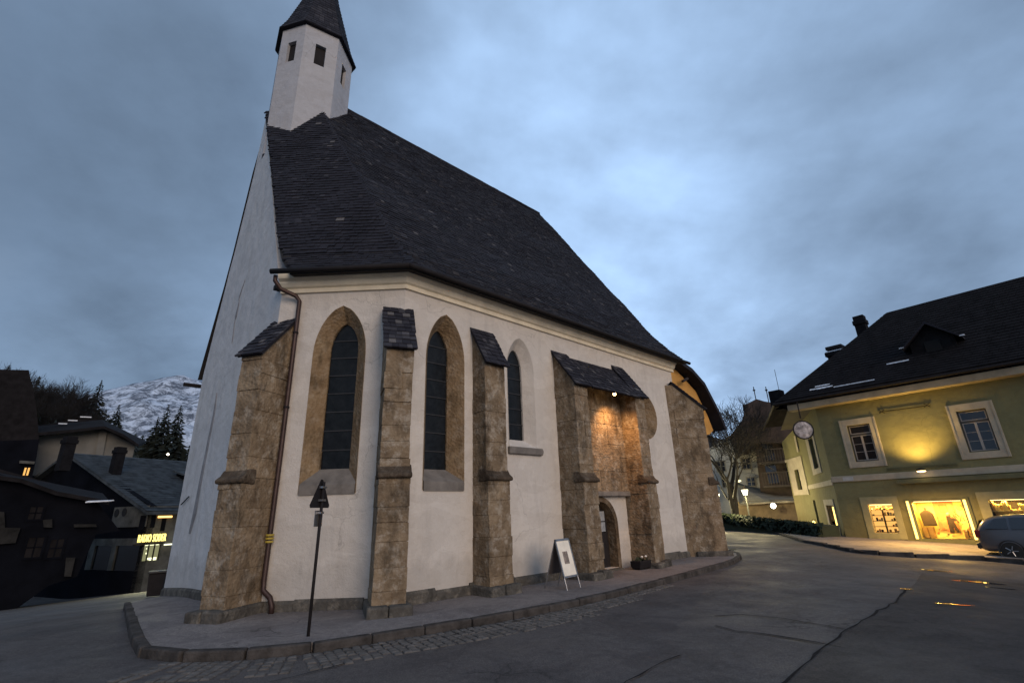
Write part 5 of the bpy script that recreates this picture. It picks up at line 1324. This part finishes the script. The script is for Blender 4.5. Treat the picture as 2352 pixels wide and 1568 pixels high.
# ------------------------------------------------------------------ background on the left
ZL = lambda x, y: (.3936 * x, 793.8 + .3936 * y)
def left_background():
    # dark wooded hill
    m = MB(); sk = [(-500, 760), (-200, 790), (0, 838), (60, 842), (140, 860), (170, 895), (230, 905), (290, 960), (380, 985), (470, 1010), (620, 1080)]
    n = len(sk); vs = []
    for px, py in sk: vs.append(at(px, py + 48, 135))
    for px, py in sk: p = at(px, py, 85); vs.append(Vector((p.x, p.y, 0 + (at(px, py + 60, 85).z) * .62)))
    for px, py in sk: p = at(px, 1200, 62); vs.append(Vector((p.x, p.y, -4)))
    for px, py in sk: p = at(px, py, 260); vs.append(Vector((p.x, p.y, -5)))
    m.add(vs, [(i, i + 1, n + i + 1, n + i) for i in range(n - 1)] + [(n + i, n + i + 1, 2 * n + i + 1, 2 * n + i) for i in range(n - 1)] + [(3 * n + i, 3 * n + i + 1, i + 1, i) for i in range(n - 1)])
    o = m.build('hill', M_forest, kind='structure', recalc=False)
    rnd = random.Random(3)
    # individual spruces
    for k, (px, py, d, h, r, lb) in enumerate(((440, 212, 100, 13, 3.0, 'smaller spruce tip on the skyline left of the tall spruce'), (600, 180, 92, 17, 4.2, 'tall pointed spruce standing out against the snowy mountain'), (1062, 330, 84, 14, 3.6, 'broad spruce before the mountain, next to the church gable'), (990, 325, 86, 13, 3.0, 'slim spruce left of the broad spruce near the church gable'), (60, 100, 120, 12, 4, 'spruce tip above the roof at the far left edge'), (520, 250, 96, 12, 3.4, 'spruce between the two skyline spruces, lower than both'), (930, 400, 88, 10, 3, 'low dark spruce under the mountain, left of the gable pair'), (700, 330, 94, 11, 3.2, 'low spruce right of the tall pointed spruce'))):
        p = at(*ZL(px, py), d); h = min(h, 40); conifer((p.x, p.y, p.z - h), h, r, 20 + k, lb)
    for k, (px, py, d, h, lb) in enumerate(((230, 160, 80, 15, 'bare tree with hazy twigs on the skyline right of the dark roof'), (320, 190, 84, 13, 'bare tree at the right end of the leafless row on the hill'), (140, 170, 78, 14, 'bare tree rising just right of the far left roof'), (40, 190, 76, 13, 'bare tree at the left end of the leafless row'))):
        p = at(*ZL(px, py), d); bare_tree((p.x, p.y, p.z - h), h * 1.12, 60 + k, lb, spread=.55, levels=7, group='bare trees on the hill', trunk_r=.3, dens=1.6)
    # rest of the wood
    m = MB()
    for i in range(240):
        px = rnd.uniform(-250, 560); f = rnd.random(); base = at(px, 0, 70 + 60 * f)
        top = 0
        for (a, ya), (b_, yb) in zip(sk, sk[1:]):
            if a <= px <= b_: top = ya + (yb - ya) * (px - a) / (b_ - a)
        py = top + 12 + (1 - f) * 85 + rnd.uniform(-4, 10); p = at(px, py, 70 + 60 * f); h = rnd.uniform(7, 12); r = rnd.uniform(1.8, 3)
        for L_ in range(14):
            g = L_ / 14; z = p.z - h * (1 - g) 
            for j in range(7):
                a = rnd.uniform(0, 2 * PI); rr = r * (1 - g) ** .8 * rnd.uniform(.7, 1.2) + .1; dd = Vector((math.cos(a), math.sin(a), 0)); ss = Vector((-dd.y, dd.x, 0)) * rr * .3
                c = Vector((p.x, p.y, z)); m.add([c + Vector((0, 0, .6)), c + dd * rr * .6 + ss, c + dd * rr - Vector((0, 0, rr * .35)), c + dd * rr * .6 - ss], [(0, 1, 2, 3)])
    m.build('distant_wood', M_conifer, recalc=False, kind='stuff')
    # mountain
    m = MB(); nx, ny = 150, 46; vs = []
    prof = [(-700, 1010), (-200, 990), (60, 960), (150, 900), (235, 880), (262, 874), (300, 868), (330, 861), (365, 859), (400, 866), (440, 873), (470, 878), (520, 900), (620, 960), (900, 1060), (1300, 1100)]
    from mathutils import noise as MN
    def topy(px):
        for (a, ya), (b_, yb) in zip(prof, prof[1:]):
            if a <= px <= b_: return ya + (yb - ya) * (px - a) / (b_ - a)
        return 1100
    for j in range(ny):
        f = j / (ny - 1)
        for i in range(nx):
            px = -700 + 2000 * i / (nx - 1); tp = at(px, topy(px), 1100); d = 420 + 680 * f; q = at(px, 1100, d)
            z = -20 + (tp.z + 20) * (f ** 1.15); nv = MN.fractal(Vector((q.x * .011, q.y * .011, 3)), .9, 2.1, 5) * 34 * (1 - abs(2 * f - 1) ** 4 * .7) * (.25 if j == ny - 1 else 1)
            vs.append((q.x, q.y, z + nv * .8))
    for i in range(nx): v = vs[(ny - 1) * nx + i]; vs.append((v[0] * 1.5, v[1] * 1.5, -30))
    m.add(vs, [(j * nx + i, j * nx + i + 1, (j + 1) * nx + i + 1, (j + 1) * nx + i) for j in range(ny) for i in range(nx - 1)])
    m.build('mountain', M_mountain, kind='structure', smooth=True)
def mountain_mat():
    m, t, b = newmat('snowy_mountain'); c = coord(t, (1, 1, 1))
    f = ramp(t, noise(t, .055, 10, .78, c, .5), [(.44, (0, 0, 0)), (.56, (1, 1, 1))])
    t.links.new(mix(t, f, (.085, .105, .14), (.55, .62, .72)), b.inputs['Base Color']); b.inputs['Roughness'].default_value = .9
    bump(t, b, noise(t, .06, 8, .7, c), .8, 6); return m
M_mountain = mountain_mat(); M_forest = simple('forest_floor', (.004, .005, .006), .98, .5, .4, 0, spec=0)
left_background()

def left_houses():
    M_lgrey = simple('grey_shingle_old', (.050, .058, .064), .95, .5, 1.5, .5, 9, spec=.08)
    M_ldark = simple('shade_dark_render', (.0045, .0052, .008), .95, .4, .8, .4, 10, spec=.05); M_lpale = simple('shaded_render', (.085, .085, .078), .95, .45, 1.2, .3, 12, spec=.05)  # albedo lowered: shade of the left street is held in these colours
    M_lcream = simple('shaded_cream_render', (.135, .135, .128), .95, .2, .6, .3, 12, spec=.05)  # cream dimmed the same way, shade included in the colour
    q = at(*ZL(805, 1310), 42); Q = Vector((q.x, q.y, 0)); GZ = q.z
    sd = azv(25); gd = azv(-65)                       # side wall with the shop runs right/back, gable wall runs left
    fs = Fr(Q, sd, azv(115)); fg = Fr(Q, gd, azv(205))
    def ps(x, y): return onplane(Q, sd, *ZL(x, y))
    def pg(x, y): return onplane(Q, gd, *ZL(x, y))
    t = thing('radio_shop_house', (Q.x, Q.y, GZ), 'dark gabled house with grey roof and the lit yellow radio shop sign', 'house')
    ez = ps(822, 935)[1]; ap = pg(430, 640); gl = ap[0] * 2
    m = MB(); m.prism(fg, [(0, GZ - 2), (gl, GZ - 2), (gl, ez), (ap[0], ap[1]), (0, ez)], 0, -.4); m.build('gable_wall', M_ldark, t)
    wdt = 11; 
    ws = [ps(x, y) for x, y in ((835, 1000), (855, 1080), (890, 1000), (915, 1070), (955, 1000), (975, 1080))]
    m = MB(); m.box(fs, 0, wdt, -.4, 0, GZ - 2, ez); m.build('side_wall', M_lpale, t)
    for x0, y0, x1, y1 in ((822, 990, 852, 1075), (888, 990, 912, 1060), (948, 1000, 972, 1080)):
        a0, c1 = ps((x0), y0); a1, _ = ps(x1, y0); _, c0 = ps(x0, y1); m = MB(); m.box(fs, a0, a1, .0, .04, c0, c1); m.build('window', M_ldark, t)
    a, z = ps(955, 997); m = MB(); m.box(fs, a - .4, a + .5, .05, .12, z - .06, z + .06); m.build('lit_lamp', emit('orange_strip', (1, .55, .15), 3), t)
    # roof planes
    up = Vector((0, 0, 1)); A = fg(ap[0], .5, ap[1] + .15); E = fs(0, .6, ez - .35) + fg.b * .5; A2 = A + sd * (wdt + 4); E2 = E + sd * (wdt + 4); Lf = fg(gl + .6, .5, ez - .35); L2 = Lf + sd * (wdt + 4)
    m = MB(); m.slab([E, E2, A2, A], (0, 0, -.2)); rf = m.build('roof', M_lgrey, t); m = MB(); m.slab([A, A2, L2, Lf], (0, 0, -.2)); m.build('roof', M_lgrey, t)
    m = MB(); rn = (E2 - E).cross(A - E).normalized(); rn = rn if rn.z > 0 else -rn
    for k in range(26):
        a_, b_ = E.lerp(A, k / 26), E2.lerp(A2, k / 26); c_, d_ = E2.lerp(A2, (k + 1.2) / 26), E.lerp(A, (k + 1.2) / 26)
        for i in range(34): 
            s0, s1 = i / 34, (i + .96) / 34; m.tone = random.random(); m.add([a_.lerp(b_, s0) + rn * .05, a_.lerp(b_, s1) + rn * .05, d_.lerp(c_, s1) + rn * .012, d_.lerp(c_, s0) + rn * .012], [(0, 1, 2, 3)])
    m.build('slate_field', M_lgrey, rf, recalc=False, kind='stuff')
    # chimneys
    for x, y0, y1, w_, d in ((385, 540, 640, .30, 0.5), (680, 600, 700, .30, 4.5)):
        p = at(*ZL(x, y1), 44 + d); pt = at(*ZL(x, y0), 44 + d); fr = Fr((p.x, p.y, 0), sd, gd); m = MB(); m.box(fr, -w_, w_, -w_, w_, p.z - 1, pt.z); m.box(fr, -w_ - .06, w_ + .06, -w_ - .06, w_ + .06, pt.z - .35, pt.z - .1); m.build('chimney', M_brick, rf)
        m = MB(); m.box(fr, -w_, w_, -w_, w_, pt.z, pt.z + .12); m.build('snow_patch', M_snow if False else M_brick, rf)
    # dormer
    o = E.lerp(A, .42) + sd * 6.0; fr = Fr(o, sd, fs.b); m = MB(); m.prism(Fr(o, fs.b, sd), [(-2.6, 1.0), (0.3, -.2), (.3, .55), (-2.6, 1.3)], 0, 2.4); m.build('dormer', M_ldark, rf); m = MB(); m.prism(Fr(o, fs.b, sd), [(-2.8, 1.45), (.5, .62), (.5, .52), (-2.8, 1.3)], -.2, 2.6); m.build('dormer_roof', M_lgrey, rf)
    # pale upper panel with two round vents, pale shopfront on the gable side
    a0, c1 = pg(800, 935); a1, c0 = pg(650, 1060); m = MB(); m.box(fg, .05, a1, .02, .08, c0, c1); pn = m.build('upper_render', M_lpale, t)
    for x, y in ((690, 975), (735, 970)): a, z = pg(x, y); m = MB(); m.lathe(Fr(fg(a, .08, z), gd, fg.b), [(.26, 0), (.28, .03), (.1, .02)], 12, 'b'); m.build('round_vent', M_black, pn)
    a1, c1 = pg(545, 1125); _, cb = pg(560, 1165); _, c0 = pg(520, 1305); m = MB(); a2, _ = pg(600, 1165); 
    m.box(fg, .05, a1, .02, .12, cb, c1); m.box(fg, a1 - .7, a1, .02, .12, c0, cb); a3, _ = pg(680, 1160); m.box(fg, a3 - .25, a3 + .25, .02, .12, c0, cb); m.build('shopfront_pilaster', M_lpale, t)
    m = MB(); m.box(fg, a3 + .25, a1 - .7, -.0, .02, c0, cb); m.box(fg, .3, a3 - .25, 0, .02, c0, cb); m.build('shop_window', M_winglass, t)
    # lit display, sign, canopy
    (a0, c1), (a1, _) = ps(838, 1165), ps(925, 1160); _, c0 = ps(820, 1255)
    (a0, c1) = ps(845, 1162); a1 = ps(940, 1160)[0]; c0 = ps(830, 1255)[1]
    m = MB(); m.box(fs, a0, a1, .0, .03, c0, c1); dp = m.build('display_back', emit('shop_interior', (.80, .80, .42), .30), t)
    for k, (z0, z1) in enumerate(((.96, 1.0), (.74, .80), (.42, .52), (.06, .18), (.0, .05))):
        m = MB(); m.box(fs, a0 + .1 * k, a1 - (.9 if k in (1, 2) else .2), .04, .10, c0 + (c1 - c0) * z0, c0 + (c1 - c0) * z1); m.build('shelf_light', emit('shelf_glow', (1, 1, .62), 1.7), dp)
    for k in range(3): m = MB(); x = a0 + (a1 - a0) * (.15 + .35 * k); m.box(fs, x, x + .08, .11, .15, c0, c1); m.build('mullion', M_dark, dp)
    a2, z2 = ps(952, 1160); a3 = ps(1000, 1155)[0]; m = MB(); m.box(fs, a1, a3 + 1, .3, .4, z2 - .03, z2 + .06); m.build('canopy_light', emit('canopy_glow', (1, 1, .7), 1.6), t)
    (sa, sz1), (sb, sz0) = ps(792, 1105), ps(945, 1142)
    sg = thing('shop_sign', fs(sa, .1, sz0), 'glowing yellow RADIO SODER letters above the lit shop window', 'sign')
    cu = bpy.data.curves.new('lettering', 'FONT'); cu.body = 'RADIO SODER'; cu.size = 1.0; cu.extrude = .05; cu.offset = -.004; cu.space_character = 1.12; to = bpy.data.objects.new('lettering', cu); COL.objects.link(to)
    dg = bpy.context.evaluated_depsgraph_get(); dg.update(); me = bpy.data.meshes.new_from_object(to.evaluated_get(dg)); bpy.data.objects.remove(to)
    xs = [v.co.x for v in me.vertices]; ys = [v.co.y for v in me.vertices]; W_ = max(xs) - min(xs); H_ = max(ys) - min(ys); kx = (sb - sa) / W_; kz = (ps(870, 1100)[1] - ps(860, 1145)[1]) / H_
    for v in me.vertices: v.co = fs(sa + (v.co.x - min(xs)) * kx, .35 + v.co.z, sz0 + .05 + (v.co.y - min(ys)) * kz)
    me.materials.clear(); me.materials.append(emit('sign_glow', (1, .80, .22), 1.9)); link('lettering', me, sg)
    m = MB(); m.box(fs, sa - .1, sb + .1, .05, .2, sz0 - .12, sz0 - .04); m.build('sign_rail', M_dark, sg)
    l = bpy.data.lights.new('shop_glow', 'AREA'); l.size = 2.5; l.energy = 260; l.color = (1, .95, .55); o = bpy.data.objects.new('shop_glow', l); COL.objects.link(o); o.location = fs((a0 + a1) / 2, .5, (c0 + c1) / 2); o.rotation_euler = fs.b.to_track_quat('-Z', 'Y').to_euler()
    # cream house above and behind
    t = thing('cream_house', at(160, 1060, 60), 'big cream rendered house with shallow roof up behind the gabled house', 'house')
    o, fr, p = house_part(t, 'wall', M_lcream, [(225, 530), (430, 495), (590, 475), (700, 520), (790, 580), (770, 660), (700, 700), (560, 720), (380, 740), (180, 760), (215, 640)], 60, 8, ZL)
    house_part(t, 'pilaster', M_lcream, [(585, 478), (628, 485), (600, 640), (555, 640)], 59.7, .3, ZL)
    m = MB(); E = [at(*ZL(x, y), d) for x, y, d in ((120, 515, 58), (430, 488, 58.5), (610, 468, 58.5), (600, 430, 68), (430, 430, 68), (200, 470, 68))]; m.slab(E, (0, 0, -.25)); rf = m.build('roof', M_tile, t)
    m = MB(); E = [at(*ZL(x, y), d) for x, y, d in ((610, 468, 58.5), (720, 515, 58.5), (810, 575, 59), (850, 555, 68), (740, 500, 68), (600, 432, 68))]; m.slab(E, (0, 0, -.25)); m.build('roof', M_tile, t)
    for x, y, wd in ((365, 456, 52), (424, 437, 56), (500, 417, 66)):
        m = MB(); a = at(*ZL(x - wd / 2, y), 64); b_ = at(*ZL(x + wd / 2, y + 2), 64); n = Vector((a.x, a.y, 0)).normalized(); m.slab([a, b_, b_ + n * .8 + Vector((0, 0, .12)), a + n * .8 + Vector((0, 0, .12))], (0, 0, .10)); m.build('snow_patch', M_snow, rf)
    # house with lit window under a dark roof on the left
    t = thing('dark_roofed_house', at(40, 1100, 50), 'dark-roofed house left of the cream house with one small lit window', 'house')
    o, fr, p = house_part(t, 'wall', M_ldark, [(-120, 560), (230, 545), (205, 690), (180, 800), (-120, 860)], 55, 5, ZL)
    house_part(t, 'gable_trim', M_lpale, [(115, 668), (205, 675), (200, 690), (112, 684)], 54.5, .3, ZL)
    house_part(t, 'roof', M_tile, [(-200, 150), (0, 138), (168, 142), (190, 240), (215, 380), (228, 545), (-200, 600)], 58, 6, ZL)
    a0, c0 = onplane(fr.o, fr.a, *ZL(132, 755)); a1, c1 = onplane(fr.o, fr.a, *ZL(176, 712)); m = MB(); m.box(fr, a0, a1, .0, .05, c0, c1); m.build('window', emit('warm_window', (1, .52, .14), 1.1), t)
    m = MB(); m.box(fr, (a0 + a1) / 2 - .04, (a0 + a1) / 2 + .04, .05, .09, c0, c1); m.build('glazing_bar', M_dark, t)
    # near dark row on the left with pale patches
    t = thing('row_house', at(60, 1300, 30), 'long unlit house front filling the dark left edge of the street', 'house')
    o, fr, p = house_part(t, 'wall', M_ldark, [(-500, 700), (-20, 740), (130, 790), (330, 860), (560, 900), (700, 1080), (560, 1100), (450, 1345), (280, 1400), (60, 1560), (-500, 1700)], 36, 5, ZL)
    m = MB(); E = [at(*ZL(x, y), d) for x, y, d in ((-500, 690, 35.5), (130, 775, 35.5), (330, 848, 35.5), (640, 905, 35.5), (600, 860, 42), (300, 800, 42), (0, 720, 42), (-500, 640, 42))]; m.slab(E, (0, 0, -.2)); rf = m.build('roof', M_tile, t)
    m = MB(); a = at(*ZL(497, 915), 35.2); b_ = at(*ZL(632, 908), 35.2); m.slab([a, b_, b_ + Vector((.1, .25, .04)), a + Vector((.05, .12, .05))], (0, 0, .05)); m.build('snow_patch', M_snow, rf)
    for poly, mt in ((((-60, 960), (25, 970), (30, 1060), (120, 1062), (90, 1150), (-60, 1160)), M_lfaint), (((250, 1015), (305, 1010), (305, 1060), (255, 1058)), M_lfaint), (((385, 1235), (440, 1235), (415, 1345), (375, 1345)), M_lfaint), (((430, 1040), (560, 1040), (565, 1056), (432, 1058)), M_lfaint)):
        house_part(t, 'render_panel', mt, poly, 35.8, .2, ZL)
    for x0, y0, x1, y1 in ((170, 1120, 230, 1230), (300, 1130, 350, 1230), (180, 940, 235, 1010)): winpx(t, 36, x0, y0, x1, y1, zf=ZL, frame=M_ldark, glass=M_tile, ref=(fr, p))
    c = at(*ZL(980, 633), 70); t = thing('hillside_lamp', c, 'tiny white lamp shining on the dark slope below the spruces', 'lamp'); m = MB(); m.lathe(Fr(c, Vector((1, 0, 0)), Vector((0, 1, 0))), [(.05, -.12), (.17, 0), (.05, .12)], 8); m.build('bulb', emit('hill_glow', (1, .85, .65), 5), t)
    m = MB(); m.tube([c - Vector((0, 0, .1)), c - Vector((0, 0, 5))], .05, 5); m.build('pole', M_dark, t)
    # bin at the foot of the church corner, down the side street
    p = at(*ZL(925, 1320), 24); z = -.12 + drop(p.x, p.y); fr = Fr((p.x, p.y, z), azv(60), azv(150)); t = thing('litter_bin', (p.x, p.y, z), 'dark litter bin down the side street beyond the church gable', 'bin')
    m = MB(); m.prism(fr, [(-.22, .05), (.22, .05), (.27, .8), (-.27, .8)], -.25, .25); m.build('bin_body', M_dark, t, bevel=.03); m = MB(); m.box(fr, -.3, .3, -.3, .3, .81, .88); m.build('lid', M_plasticblack, t, bevel=.02)
left_houses()
print('objects', len(bpy.data.objects), 'polys', sum(len(o.data.polygons) for o in bpy.data.objects if o.type == 'MESH'))
